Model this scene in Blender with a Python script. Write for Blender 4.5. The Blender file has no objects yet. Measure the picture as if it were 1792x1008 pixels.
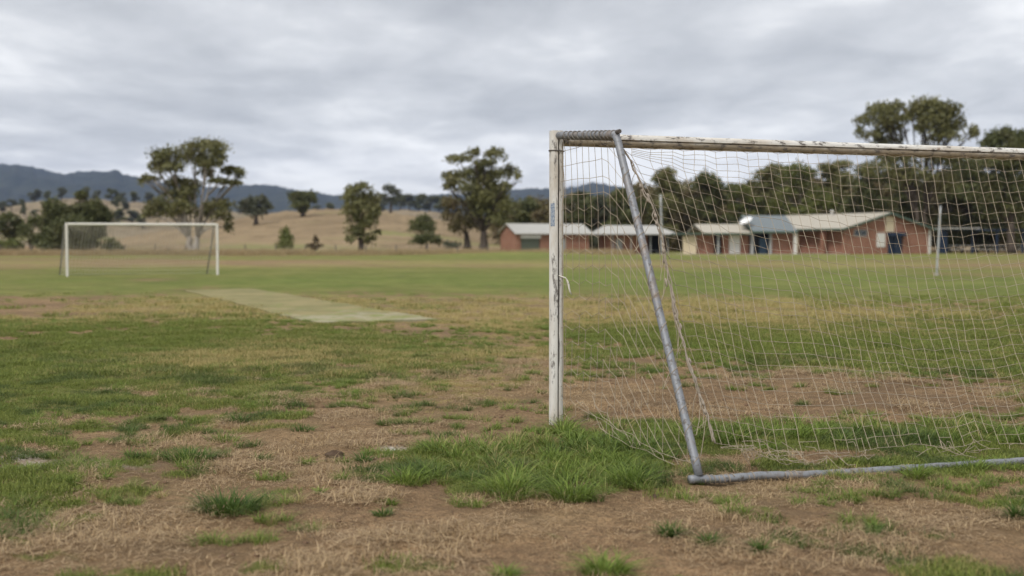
import bpy, math, random
import numpy as np
from mathutils import Vector

R = math.radians
# ------------------------------------------------------------------ camera
FPX, CX, CY = 1970.0, 896.0, 504.0          # focal length / centre in photo pixels
CAMZ = 1.52
PITCH = math.atan((504 - 425) / FPX)
scene = bpy.context.scene
cam_d = bpy.data.cameras.new('camera')
cam_d.sensor_width = 36.0
cam_d.lens = FPX / 1792 * 36
cam_d.clip_start = 0.05
cam_d.clip_end = 40000
cam_d.dof.use_dof = True
cam_d.dof.focus_distance = 8.9
cam_d.dof.aperture_fstop = 1.4
cam = bpy.data.objects.new('camera', cam_d)
scene.collection.objects.link(cam)
cam.location = (0, 0, CAMZ)
cam.rotation_euler = (R(90) - PITCH, 0, 0)
scene.camera = cam

# ------------------------------------------------------------------ sky, sun, exposure
SUN_EL, SUN_AZ = R(52), R(215)               # azimuth clockwise from +Y: behind the camera, a little left
scene.view_settings.view_transform = 'Standard'
scene.view_settings.look = 'None'
scene.view_settings.exposure = 0.86
scene.view_settings.gamma = 1.0
scene.view_settings.use_curve_mapping = False
world = bpy.data.worlds.new('World')
scene.world = world
world.use_nodes = True
wn, wl = world.node_tree.nodes, world.node_tree.links
wn.clear()


def nd(nodes, t, **kw):
    n = nodes.new(t)
    for k, v in kw.items():
        setattr(n, k, v)
    return n


w_out = nd(wn, 'ShaderNodeOutputWorld')
w_bg = nd(wn, 'ShaderNodeBackground')
w_bg.inputs['Strength'].default_value = 1.0
w_sky = nd(wn, 'ShaderNodeTexSky', sky_type='NISHITA', sun_disc=False, sun_elevation=SUN_EL, sun_rotation=SUN_AZ)
w_tc = nd(wn, 'ShaderNodeTexCoord')
w_sep = nd(wn, 'ShaderNodeSeparateXYZ')
wl.new(w_tc.outputs['Generated'], w_sep.inputs[0])


def wmath(op, a, b=None, c=None, clamp=False):
    n = nd(wn, 'ShaderNodeMath', operation=op, use_clamp=clamp)
    for i, s in enumerate((a, b, c)):
        if s is None:
            continue
        if isinstance(s, (int, float)):
            n.inputs[i].default_value = s
        else:
            wl.new(s, n.inputs[i])
    return n.outputs[0]


def wnoise(vec, scale, detail, rough, dist=0.0):
    n = nd(wn, 'ShaderNodeTexNoise')
    wl.new(vec, n.inputs['Vector'])
    n.inputs['Scale'].default_value = scale
    n.inputs['Detail'].default_value = detail
    n.inputs['Roughness'].default_value = rough
    n.inputs['Distortion'].default_value = dist
    return n.outputs['Fac']


def wramp(fac, stops):
    n = nd(wn, 'ShaderNodeValToRGB')
    wl.new(fac, n.inputs[0])
    e = n.color_ramp.elements
    while len(e) < len(stops):
        e.new(0.5)
    for i, (p, c) in enumerate(stops):
        e[i].position = p
        e[i].color = (*c, 1)
    return n.outputs[0]


# the cloud deck: a noise sheet overhead seen in perspective, the same all round
elev = wmath('MAXIMUM', w_sep.outputs['Z'], 0.0)
inv = wmath('ADD', elev, 0.105)
cu = wmath('DIVIDE', w_sep.outputs['X'], inv)
cv = wmath('DIVIDE', w_sep.outputs['Y'], inv)
w_cmb = nd(wn, 'ShaderNodeCombineXYZ')
wl.new(cu, w_cmb.inputs[0])
wl.new(cv, w_cmb.inputs[1])
w_cmb.inputs[2].default_value = 3.7
w_map = nd(wn, 'ShaderNodeMapping')
wl.new(w_cmb.outputs[0], w_map.inputs['Vector'])
w_map.inputs['Scale'].default_value = (1.25, 0.9, 1.0)
n1 = wnoise(w_map.outputs[0], 0.95, 4, 0.45, 0.25)
n2 = wnoise(w_map.outputs[0], 3.0, 6, 0.58, 0.3)
n12 = wmath('ADD', wmath('MULTIPLY', n1, 0.72), wmath('MULTIPLY', n2, 0.34))
# thinner, paler cloud low down
low = wmath('SUBTRACT', 1.0, wmath('DIVIDE', elev, 0.16), clamp=True)
low2 = wmath('MULTIPLY', wmath('POWER', low, 1.5), 0.25)
cl = wmath('ADD', n12, low2)
cloud = wramp(cl, [(0.36, (0.285, 0.291, 0.301)), (0.47, (0.350, 0.356, 0.365)),
                   (0.57, (0.430, 0.435, 0.442)), (0.72, (0.640, 0.638, 0.632))])
w_mul = nd(wn, 'ShaderNodeMix', data_type='RGBA', blend_type='MULTIPLY')
w_mul.inputs['Factor'].default_value = 1.0
wl.new(w_sky.outputs[0], w_mul.inputs['A'])
w_mul.inputs['B'].default_value = (0.1, 0.1, 0.1, 1)      # the physical sky at strength 0.1 above the cloud
w_mix = nd(wn, 'ShaderNodeMix', data_type='RGBA')
w_mix.inputs['Factor'].default_value = 0.94               # nearly closed cloud cover
wl.new(w_mul.outputs['Result'], w_mix.inputs['A'])
wl.new(cloud, w_mix.inputs['B'])
wl.new(w_mix.outputs['Result'], w_bg.inputs['Color'])
wl.new(w_bg.outputs[0], w_out.inputs['Surface'])

sun_d = bpy.data.lights.new('sun', 'SUN')
sun_d.energy = 1.5
sun_d.angle = R(14)
sun_d.color = (1.0, 0.965, 0.91)
sun = bpy.data.objects.new('sun', sun_d)
scene.collection.objects.link(sun)
sd = Vector((math.sin(SUN_AZ) * math.cos(SUN_EL), math.cos(SUN_AZ) * math.cos(SUN_EL), math.sin(SUN_EL)))
sun.rotation_euler = sd.to_track_quat('Z', 'Y').to_euler()
sun.location = (-20, -30, 60)

# ------------------------------------------------------------------ helpers
rng = np.random.default_rng(11)
C = scene.collection
CP, SP = math.cos(PITCH), math.sin(PITCH)


def W(px, py, Y):
    """place of a photo point at world depth Y -> (x, Y, z)"""
    a, b = (px - CX) / FPX, (CY - py) / FPX
    t = Y / (CP + b * SP)
    return np.array([a * t, Y, CAMZ + t * (b * CP - SP)])


def G(px, py, z=0.0):
    """the same on the ground"""
    a, b = (px - CX) / FPX, (CY - py) / FPX
    t = (CAMZ - z) / (SP - b * CP)
    return np.array([a * t, t * (CP + b * SP), z])


WLOC = {}


def setp(o, label=None, cat=None, group=None, kind=None):
    if label: o['label'] = label
    if cat: o['category'] = cat
    if group: o['group'] = group
    if kind: o['kind'] = kind
    return o


def thing(name, loc, label, cat, group=None):
    o = bpy.data.objects.new(name, None)
    o.empty_display_size = 0.2
    C.objects.link(o)
    o.location = tuple(float(v) for v in loc)
    WLOC[o.name] = np.array(loc, float)
    return setp(o, label, cat, group)


class MB:
    def __init__(s):
        s.v, s.f, s.n = [], [], 0

    def add(s, v, f):
        v = np.asarray(v, float).reshape(-1, 3)
        s.v.append(v)
        s.f.extend([tuple(int(i) + s.n for i in q) for q in f])
        s.n += len(v)

    def box(s, c, d, ax=None):
        """box: centre c, full sizes d, axes ax (rows)"""
        ax = np.eye(3) if ax is None else np.asarray(ax, float)
        h = np.array(d, float) / 2
        p = np.array([[x, y, z] for x in (-1, 1) for y in (-1, 1) for z in (-1, 1)]) * h
        s.add(np.asarray(c, float) + p @ ax, [(0, 1, 3, 2), (4, 6, 7, 5), (0, 4, 5, 1), (2, 3, 7, 6), (0, 2, 6, 4), (1, 5, 7, 3)])

    def tube(s, pts, r, k=8, cap=True):
        pts = np.asarray(pts, float)
        n = len(pts)
        r = np.broadcast_to(np.asarray(r, float), (n,))
        t = np.gradient(pts, axis=0)
        t /= np.linalg.norm(t, axis=1)[:, None] + 1e-12
        ref = np.array([0, 0, 1.0]) if abs(t[0, 2]) < 0.9 else np.array([1.0, 0, 0])
        a0 = np.cross(t[0], ref)
        a0 /= np.linalg.norm(a0)
        A = []
        for i in range(n):
            a0 = a0 - t[i] * np.dot(a0, t[i])
            a0 = a0 / (np.linalg.norm(a0) + 1e-12)
            A.append(a0)
        A = np.array(A)
        B = np.cross(t, A)
        th = np.arange(k) / k * 2 * math.pi
        v = pts[:, None, :] + r[:, None, None] * (np.cos(th)[None, :, None] * A[:, None, :] + np.sin(th)[None, :, None] * B[:, None, :])
        f = []
        for i in range(n - 1):
            for j in range(k):
                f.append((i * k + j, i * k + (j + 1) % k, (i + 1) * k + (j + 1) % k, (i + 1) * k + j))
        if cap:
            f.append(tuple(range(k - 1, -1, -1)))
            f.append(tuple((n - 1) * k + j for j in range(k)))
        s.add(v.reshape(-1, 3), f)

    def prism(s, poly, vec):
        """closed polygon swept along vec"""
        poly = np.asarray(poly, float)
        n = len(poly)
        v = np.vstack([poly, poly + np.asarray(vec, float)])
        f = [tuple(range(n - 1, -1, -1)), tuple(range(n, 2 * n))]
        f += [(i, (i + 1) % n, n + (i + 1) % n, n + i) for i in range(n)]
        s.add(v, f)

    def build(s, name, mat, parent=None, smooth=False, attrs=None):
        V = np.vstack(s.v) if s.v else np.zeros((0, 3))
        return link_mesh(name, V, s.f, mat, parent, smooth, attrs)


def link_mesh(name, V, F, mat, parent=None, smooth=False, attrs=None, link=True):
    base = WLOC[parent.name] if parent is not None else np.zeros(3)
    me = bpy.data.meshes.new(name)
    V = np.asarray(V, float) - base
    if isinstance(F, np.ndarray):
        me.vertices.add(len(V))
        me.vertices.foreach_set('co', V.astype(np.float32).ravel())
        k = F.shape[1]
        me.loops.add(F.size)
        me.loops.foreach_set('vertex_index', F.astype(np.int32).ravel())
        me.polygons.add(len(F))
        me.polygons.foreach_set('loop_start', np.arange(0, F.size, k, dtype=np.int32))
        me.polygons.foreach_set('loop_total', np.full(len(F), k, dtype=np.int32))
        me.update(calc_edges=True)
    else:
        me.from_pydata(V.tolist(), [], F)
        me.update()
    for k_, (dom, arr) in (attrs or {}).items():
        a = me.attributes.new(k_, 'FLOAT', dom)
        a.data.foreach_set('value', np.asarray(arr, np.float32).ravel())
    if smooth:
        me.polygons.foreach_set('use_smooth', np.ones(len(me.polygons), dtype=bool))
    me.materials.append(mat)
    o = bpy.data.objects.new(name, me)
    if link:
        C.objects.link(o)
    if parent is not None:
        o.parent = parent
    WLOC[o.name] = base
    return o


def hash2(ix, iy, seed):
    h = (ix.astype(np.int64) * 374761393 + iy.astype(np.int64) * 668265263 + seed * 974711) & 0xffffffff
    h = ((h ^ (h >> 13)) * 1274126177) & 0xffffffff
    h = ((h ^ (h >> 16)) * 2246822519) & 0xffffffff
    return ((h ^ (h >> 15)) & 0xffffff) / float(0xffffff)


def vnoise(x, y, seed=0):
    x, y = np.asarray(x, float), np.asarray(y, float)
    ix, iy = np.floor(x), np.floor(y)
    fx, fy = x - ix, y - iy
    fx, fy = fx * fx * fx * (fx * (fx * 6 - 15) + 10), fy * fy * fy * (fy * (fy * 6 - 15) + 10)
    a, b = hash2(ix, iy, seed), hash2(ix + 1, iy, seed)
    c, d = hash2(ix, iy + 1, seed), hash2(ix + 1, iy + 1, seed)
    return (a * (1 - fx) + b * fx) * (1 - fy) + (c * (1 - fx) + d * fx) * fy


def fbm(x, y, seed=0, o=4, g=0.5):
    s, a, t = 0, 1.0, 0
    ca, sa = math.cos(0.6), math.sin(0.6)
    for i in range(o):
        s = s + a * vnoise(x, y, seed + i * 17)
        t += a
        a *= g
        x, y = (x * ca - y * sa) * 2.03 + 5.2, (x * sa + y * ca) * 2.03 + 1.3
    return s / t


def sst(a, b, x):
    t = np.clip((x - a) / (b - a), 0, 1)
    return t * t * (3 - 2 * t)


# ------------------------------------------------------------------ materials
class MT:
    """small node-material builder"""
    def __init__(s, name):
        s.m = bpy.data.materials.new(name)
        s.m.use_nodes = True
        s.n, s.l = s.m.node_tree.nodes, s.m.node_tree.links
        s.n.clear()
        s.out = s.n.new('ShaderNodeOutputMaterial')
        s.tc = s.n.new('ShaderNodeTexCoord')

    def put(s, sock, v):
        if isinstance(v, bpy.types.NodeSocket):
            s.l.new(v, sock)
        elif isinstance(v, (tuple, list)) and len(v) == 3 and len(sock.default_value) == 4:
            sock.default_value = (*v, 1)
        else:
            sock.default_value = v

    def noise(s, scale, detail=4, rough=0.55, vec=None, dist=0.0, sxyz=None):
        n = s.n.new('ShaderNodeTexNoise')
        v = vec if vec is not None else s.tc.outputs['Object']
        if sxyz:
            mp = s.n.new('ShaderNodeMapping')
            mp.inputs['Scale'].default_value = sxyz
            s.l.new(v, mp.inputs['Vector'])
            v = mp.outputs[0]
        s.l.new(v, n.inputs['Vector'])
        n.inputs['Scale'].default_value = scale
        n.inputs['Detail'].default_value = detail
        n.inputs['Roughness'].default_value = rough
        n.inputs['Distortion'].default_value = dist
        return n.outputs['Fac']

    def ramp(s, fac, stops):
        n = s.n.new('ShaderNodeValToRGB')
        s.l.new(fac, n.inputs[0])
        e = n.color_ramp.elements
        while len(e) < len(stops):
            e.new(0.5)
        for i, (p, c) in enumerate(stops):
            e[i].position = p
            e[i].color = (c, c, c, 1) if isinstance(c, (int, float)) else (*c, 1)
        return n.outputs[0]

    def mix(s, f, a, b, mode='MIX'):
        n = s.n.new('ShaderNodeMix')
        n.data_type = 'RGBA'
        n.blend_type = mode
        s.put(n.inputs['Factor'], f)
        s.put(n.inputs['A'], a)
        s.put(n.inputs['B'], b)
        return n.outputs['Result']

    def math(s, op, a, b=None, clamp=False):
        n = s.n.new('ShaderNodeMath')
        n.operation = op
        n.use_clamp = clamp
        s.put(n.inputs[0], a)
        if b is not None:
            s.put(n.inputs[1], b)
        return n.outputs[0]

    def attr(s, name, typ='GEOMETRY'):
        n = s.n.new('ShaderNodeAttribute')
        n.attribute_name = name
        n.attribute_type = typ
        return n.outputs['Fac']

    def objrand(s):
        n = s.n.new('ShaderNodeObjectInfo')
        return n.outputs['Random']

    def bump(s, h, strength=0.3, dist=0.02):
        n = s.n.new('ShaderNodeBump')
        n.inputs['Strength'].default_value = strength
        n.inputs['Distance'].default_value = dist
        s.l.new(h, n.inputs['Height'])
        return n.outputs[0]

    def bsdf(s, color, rough=0.7, normal=None, metal=0.0, spec=0.3, translucent=0.0):
        b = s.n.new('ShaderNodeBsdfPrincipled')
        s.put(b.inputs['Base Color'], color)
        s.put(b.inputs['Roughness'], rough)
        s.put(b.inputs['Metallic'], metal)
        b.inputs['Specular IOR Level'].default_value = spec
        if normal is not None:
            s.l.new(normal, b.inputs['Normal'])
        res = b.outputs[0]
        if translucent > 0:
            t = s.n.new('ShaderNodeBsdfTranslucent')
            s.put(t.inputs['Color'], color)
            mx = s.n.new('ShaderNodeMixShader')
            mx.inputs[0].default_value = translucent
            s.l.new(res, mx.inputs[1])
            s.l.new(t.outputs[0], mx.inputs[2])
            res = mx.outputs[0]
        s.l.new(res, s.out.inputs['Surface'])
        return s.m


def mat_plain(name, col, rough=0.7, var=0.12, scale=3.0, metal=0.0, bump=0.0, spec=0.3):
    m = MT(name)
    n = m.noise(scale, 5, 0.6)
    c = m.mix(n, tuple(v * (1 - var) for v in col), tuple(min(1, v * (1 + var)) for v in col))
    nr = m.bump(m.noise(scale * 8, 4), bump, 0.01) if bump else None
    return m.bsdf(c, rough, nr, metal, spec)


def mat_ground():
    m = MT('ground_turf_and_soil')
    pos = m.tc.outputs['Object']
    g, dry, chalk = m.attr('green'), m.attr('dry'), m.attr('chalk')
    nf = m.noise(46, 7, 0.68)                       # fine crumbs
    nm = m.noise(7, 6, 0.62)
    nl = m.noise(1.1, 5, 0.6)
    nx = m.noise(150, 3, 0.6)
    soil = m.mix(m.ramp(nl, [(0.36, 0.0), (0.62, 1.0)]), (0.100, 0.056, 0.030), (0.385, 0.238, 0.125))
    soil = m.mix(m.ramp(nm, [(0.38, 0.0), (0.62, 1.0)]), m.mix(0.5, soil, (0.43, 0.275, 0.150)), m.mix(0.6, soil, (0.110, 0.063, 0.035)))
    soil = m.mix(m.math('MULTIPLY', m.ramp(nf, [(0.42, 1.0), (0.52, 0.0)]), 0.65), soil, (0.050, 0.029, 0.018))
    straw_f = m.ramp(nx, [(0.50, 0.0), (0.62, 1.0)])
    soil = m.mix(m.math('MULTIPLY', straw_f, 0.6), soil, (0.60, 0.445, 0.255))
    dryc = m.mix(nm, (0.30, 0.225, 0.115), (0.42, 0.315, 0.165))
    dryc = m.mix(m.ramp(nf, [(0.40, 0.8), (0.55, 0.0)]), dryc, (0.15, 0.10, 0.05))
    c = m.mix(dry, soil, dryc)
    grn = m.mix(nm, (0.135, 0.165, 0.034), (0.225, 0.245, 0.062))
    grn = m.mix(m.math('MULTIPLY', m.attr('fresh'), 0.9), grn, m.mix(nm, (0.150, 0.205, 0.040), (0.215, 0.265, 0.060)))
    grn = m.mix(m.ramp(nf, [(0.38, 0.75), (0.55, 0.0)]), grn, (0.055, 0.070, 0.020))
    grn = m.mix(m.math('MULTIPLY', dry, 0.72), grn, (0.33, 0.275, 0.105))
    c = m.mix(g, c, grn)
    mot = m.noise(0.30, 6, 0.66, sxyz=(0.6, 1.0, 1.0))
    c = m.mix(m.ramp(mot, [(0.40, 0.42), (0.56, 0.0)]), c, m.mix(g, (0.16, 0.105, 0.06), (0.115, 0.125, 0.035)))
    mot2 = m.noise(1.3, 6, 0.7, sxyz=(0.7, 1.0, 1.0))
    c = m.mix(m.ramp(mot2, [(0.40, 0.38), (0.52, 0.0)]), c, m.mix(g, (0.15, 0.10, 0.058), (0.085, 0.105, 0.028)))
    c = m.mix(m.math('MULTIPLY', m.ramp(mot2, [(0.54, 0.0), (0.66, 0.35)]), g), c, (0.36, 0.31, 0.125))
    c = m.mix(m.math('MULTIPLY', chalk, m.ramp(nf, [(0.42, 0.0), (0.56, 1.0)])), c, (0.62, 0.61, 0.58))
    h = m.math('ADD', m.math('MULTIPLY', nf, 0.5), m.math('MULTIPLY', m.noise(16, 5, 0.6), 1.0))
    nr = m.bump(h, 1.0, 0.05)
    return m.bsdf(c, 0.95, nr, 0, 0.12)


def mat_blade(name, gdark, glight, straw, dry_base=0.0, dark_tone=0.0):
    m = MT(name)
    rnd = m.attr('rnd')
    tip = m.attr('tip')
    dry = m.attr('dryness', 'INSTANCER')
    c = m.mix(rnd, gdark, glight)
    c = m.mix(m.math('MULTIPLY', m.ramp(tip, [(0.0, 0.35), (0.25, 0.0), (0.85, 0.0), (1.0, 0.35)]), 1.0), c, straw)
    df = m.math('ADD', m.math('MULTIPLY', dry, 1.35), m.math('MULTIPLY', m.math('SUBTRACT', rnd, 0.85 - dry_base), 0.8))
    c = m.mix(m.ramp(df, [(0.15, 0.0), (0.55, 1.0)]), c, straw)
    tone = m.attr('tone', 'INSTANCER')
    c = m.mix(m.math('MULTIPLY', tone, dark_tone), c, (0.040, 0.075, 0.030))
    return m.bsdf(c, 0.6, None, 0, 0.25, translucent=0.3)


def mat_leaf(name, dark, light, brown=(0.13, 0.085, 0.045), bf=0.1):
    m = MT(name)
    rnd = m.attr('rnd')
    c = m.mix(rnd, dark, light)
    n = m.noise(0.35, 3)
    c = m.mix(m.math('MULTIPLY', m.ramp(n, [(0.5, 0.0), (0.68, 1.0)]), bf * 3, True), c, brown)
    return m.bsdf(c, 0.55, None, 0, 0.3, translucent=0.22)


def mat_bark(name, a, b):
    m = MT(name)
    n = m.noise(1.2, 6, 0.65, sxyz=(1.5, 1.5, 0.4))
    c = m.mix(m.ramp(n, [(0.35, 0.0), (0.65, 1.0)]), a, b)
    return m.bsdf(c, 0.85, m.bump(m.noise(9, 5), 0.5, 0.03))


def mat_goal_paint(stain_under):
    m = MT('chipped_white_paint' + ('_stained_below' if stain_under else ''))
    pos = m.tc.outputs['Object']
    white = m.mix(m.noise(5, 5), (0.60, 0.58, 0.53), (0.74, 0.73, 0.69))
    grime = m.ramp(m.noise(3.2, 6, 0.7, sxyz=(1, 1, 0.35) if not stain_under else (0.35, 0.35, 1)), [(0.46, 0.0), (0.68, 1.0)])
    c = m.mix(m.math('MULTIPLY', grime, 0.7), white, (0.36, 0.27, 0.17))
    sp = m.noise(30, 7, 0.75, sxyz=(1, 1, 0.30) if not stain_under else (0.35, 0.35, 1))
    if stain_under:
        sep = m.n.new('ShaderNodeSeparateXYZ')
        m.l.new(pos, sep.inputs[0])
        z = m.math('SUBTRACT', sep.outputs['Z'], 2.385)
        und = m.ramp(m.math('ADD', m.math('MULTIPLY', z, -14.0), m.math('SUBTRACT', m.noise(6, 6, 0.7), 0.36)), [(0.0, 0.0), (0.35, 1.0)])
        c = m.mix(m.math('MULTIPLY', und, 0.85), c, m.mix(m.noise(22, 6, 0.7), (0.11, 0.075, 0.045), (0.46, 0.37, 0.24)))
        spk = m.ramp(sp, [(0.40, 1.0), (0.47, 0.0)])
    else:
        spk = m.ramp(m.math('ADD', m.math('MULTIPLY', sp, 0.55), m.math('MULTIPLY', m.noise(1.7, 5, 0.65, sxyz=(6, 6, 0.7)), 0.45)), [(0.415, 0.85), (0.455, 0.0)])
    c = m.mix(spk, c, (0.12, 0.105, 0.095))
    rust = m.ramp(m.noise(9, 6, 0.7), [(0.62, 0.0), (0.70, 1.0)])
    c = m.mix(m.math('MULTIPLY', rust, 0.6), c, (0.25, 0.14, 0.075))
    nr = m.bump(m.math('SUBTRACT', 1.0, spk), 0.25, 0.003)
    return m.bsdf(c, 0.55, nr, 0, 0.35)


def mat_galv():
    m = MT('weathered_galvanised_steel')
    c = m.mix(m.noise(12, 6, 0.65), (0.155, 0.165, 0.18), (0.30, 0.31, 0.33))
    c = m.mix(m.ramp(m.noise(30, 5, 0.7), [(0.53, 0.0), (0.64, 0.9)]), c, (0.10, 0.085, 0.07))
    c = m.mix(m.ramp(m.noise(4, 5, 0.7), [(0.52, 0.0), (0.70, 0.7)]), c, (0.23, 0.16, 0.10))
    return m.bsdf(c, 0.55, m.bump(m.noise(60, 4), 0.15, 0.003), 0.25, 0.4)


def mat_brick():
    m = MT('red_brick')
    b = m.n.new('ShaderNodeTexBrick')
    mp = m.n.new('ShaderNodeMapping')
    mp.inputs['Rotation'].default_value = (R(90), 0, 0)
    m.l.new(m.tc.outputs['Object'], mp.inputs['Vector'])
    m.l.new(mp.outputs[0], b.inputs['Vector'])
    b.inputs['Color1'].default_value = (0.26, 0.098, 0.058, 1)
    b.inputs['Color2'].default_value = (0.335, 0.14, 0.085, 1)
    b.inputs['Mortar'].default_value = (0.36, 0.29, 0.23, 1)
    b.inputs['Scale'].default_value = 1.0
    b.inputs['Brick Width'].default_value = 0.24
    b.inputs['Row Height'].default_value = 0.086
    b.inputs['Mortar Size'].default_value = 0.010
    c = m.mix(m.ramp(m.noise(0.9, 5), [(0.35, 0.0), (0.7, 0.5)]), b.outputs['Color'], (0.19, 0.085, 0.055))
    return m.bsdf(c, 0.9, None, 0, 0.2)


def mat_sheet(name, col, ang):
    m = MT(name)
    w = m.n.new('ShaderNodeTexWave')
    w.wave_type = 'BANDS'
    w.bands_direction = 'X'
    mp = m.n.new('ShaderNodeMapping')
    mp.inputs['Rotation'].default_value = (0, 0, -ang)
    m.l.new(m.tc.outputs['Object'], mp.inputs['Vector'])
    m.l.new(mp.outputs[0], w.inputs['Vector'])
    w.inputs['Scale'].default_value = 1.6
    c = m.mix(m.noise(0.7, 5), tuple(v * 0.86 for v in col), col)
    return m.bsdf(c, 0.5, m.bump(w.outputs['Fac'], 0.5, 0.03), 0.0, 0.3)


def mat_pitch():
    m = MT('faded_green_synthetic_turf')
    n = m.noise(0.7, 7, 0.68)
    c = m.mix(m.ramp(n, [(0.38, 0.0), (0.60, 1.0)]), (0.185, 0.175, 0.080), (0.275, 0.235, 0.118))
    w = m.ramp(m.math('ADD', m.noise(0.9, 6, 0.7), m.math('MULTIPLY', m.attr('worn'), 0.33)), [(0.72, 0.0), (0.86, 0.6)])
    c = m.mix(w, c, (0.38, 0.35, 0.26))
    gr = m.ramp(m.math('ADD', m.noise(1.5, 5, 0.7, sxyz=(1, 0.6, 1)), m.math('MULTIPLY', m.attr('worn'), 0.08)), [(0.56, 0.0), (0.68, 0.8)])
    c = m.mix(gr, c, (0.20, 0.225, 0.08))
    return m.bsdf(c, 0.95, m.bump(m.noise(60, 4), 0.3, 0.01), 0, 0.1)


def mat_hill(name, a, b, spots):
    m = MT(name)
    n = m.noise(0.03, 8, 0.66, sxyz=(1, 0.5, 6))
    c = m.mix(m.ramp(n, [(0.40, 0.0), (0.60, 1.0)]), a, b)
    n2 = m.noise(0.22, 6, 0.68)
    c = m.mix(m.ramp(n2, [(0.50, 0.0), (0.66, 0.75)]), c, spots)
    g = m.ramp(m.math('ADD', m.noise(0.03, 4), m.math('MULTIPLY', m.attr('low'), 0.22)), [(0.62, 0.0), (0.74, 0.8)])
    c = m.mix(g, c, (0.20, 0.20, 0.075))
    return m.bsdf(c, 0.95, m.bump(m.noise(0.9, 6), 0.6, 0.3), 0, 0.1)


def mat_mountain():
    m = MT('forest_covered_mountain')
    n = m.noise(0.012, 8, 0.68)
    c = m.mix(m.ramp(n, [(0.36, 0.0), (0.64, 1.0)]), (0.018, 0.024, 0.013), (0.055, 0.060, 0.034))
    return m.bsdf(c, 1.0, m.bump(m.noise(0.03, 6, 0.7), 1.0, 18), 0, 0.05)


M_GROUND = mat_ground()
M_BLADE = mat_blade('green_grass_blade', (0.095, 0.128, 0.024), (0.300, 0.340, 0.076), (0.46, 0.37, 0.16), 0.0, 0.6)
M_LUSH = mat_blade('lush_grass_blade', (0.085, 0.140, 0.022), (0.260, 0.345, 0.068), (0.46, 0.38, 0.17), 0.13, 0.5)
M_LUSHD = mat_blade('dark_lush_grass_blade', (0.040, 0.080, 0.016), (0.125, 0.195, 0.042), (0.34, 0.28, 0.13), 0.08)
M_STRAW = mat_blade('dry_straw', (0.22, 0.15, 0.085), (0.74, 0.57, 0.35), (0.50, 0.36, 0.20), 0.08)
M_TALLDRY = mat_blade('tall_dry_grass', (0.34, 0.26, 0.145), (0.50, 0.39, 0.22), (0.42, 0.32, 0.18), 0.2)
M_LEAF = mat_leaf('gum_leaves', (0.094, 0.101, 0.035), (0.236, 0.224, 0.088))
M_LEAFD = mat_leaf('dark_leaves', (0.059, 0.071, 0.026), (0.159, 0.165, 0.061))
M_LEAFB = mat_leaf('brownish_gum_leaves', (0.112, 0.097, 0.045), (0.230, 0.189, 0.088), bf=0.25)
M_LEAFG = mat_leaf('grey_green_leaves', (0.068, 0.080, 0.050), (0.142, 0.149, 0.092))
M_LEAFY = mat_leaf('bright_green_leaves', (0.080, 0.098, 0.024), (0.19, 0.205, 0.055))
M_LEAFR = mat_leaf('reddish_leaves', (0.07, 0.05, 0.024), (0.13, 0.09, 0.04))
M_BARK = mat_bark('pale_gum_bark', (0.20, 0.16, 0.125), (0.46, 0.42, 0.37))
M_BARKD = mat_bark('dark_bark', (0.045, 0.035, 0.027), (0.12, 0.095, 0.075))
M_PAINT = mat_goal_paint(False)
M_PAINTX = mat_goal_paint(True)
M_GALV = mat_galv()
M_CORD = mat_plain('weathered_net_cord', (0.35, 0.29, 0.215), 0.85, 0.35, 6)
M_CORDD = mat_plain('grubby_rope', (0.30, 0.255, 0.205), 0.9, 0.4, 25)
M_GREYROPE = mat_plain('grey_binding_rope', (0.19, 0.175, 0.16), 0.9, 0.45, 20)
M_LACE = mat_plain('dark_lacing_cord', (0.10, 0.088, 0.078), 0.85, 0.3, 25)
M_BRICK = mat_brick()

# ------------------------------------------------------------------ ground cover maps (fixed in the world)
def blob(x, y, px, py, rx, ry, hard=1.0):
    c = G(px, py)
    near, far = G(px, py + ry)[1], G(px, max(py - ry, 434))[1]
    sy = (far - near) / 2
    sx = rx * c[1] / FPX
    q = ((x - c[0]) / sx) ** 2 + ((y - (near + far) / 2) / sy) ** 2
    return np.exp(-q * hard)


GREEN = [  # px, py, rx, ry, amount
    (120, 640, 520, 75, 0.75), (480, 630, 300, 50, 0.55), (700, 635, 200, 42, 0.38), (-250, 720, 420, 120, 0.6),
    (60, 862, 175, 55, 0.46), (20, 770, 160, 40, 0.22),
    (980, 815, 190, 42, 0.95), (820, 815, 150, 40, 0.75), (740, 828, 80, 18, 0.5), (1080, 775, 140, 36, 0.8),
    (1400, 765, 330, 28, 0.85), (1720, 770, 260, 34, 0.8),
    (1480, 600, 560, 42, 0.75), (1240, 590, 330, 30, 0.35), (1900, 640, 300, 60, 0.5),
    (1200, 495, 900, 22, 0.9), (250, 500, 600, 26, 0.62), (1700, 520, 500, 30, 0.6),
    (900, 595, 120, 22, 0.22), (330, 540, 300, 20, 0.35),
    (1800, 880, 160, 60, 0.18), (1660, 830, 90, 14, 0.25), 
     (500, 715, 260, 40, 0.08),
    (880, 447, 200, 9, 0.60), (200, 450, 900, 9, 0.55), (1400, 450, 600, 11, 0.95), (700, 473, 1500, 6, 0.5), (560, 590, 160, 14, 0.3),
]
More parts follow.
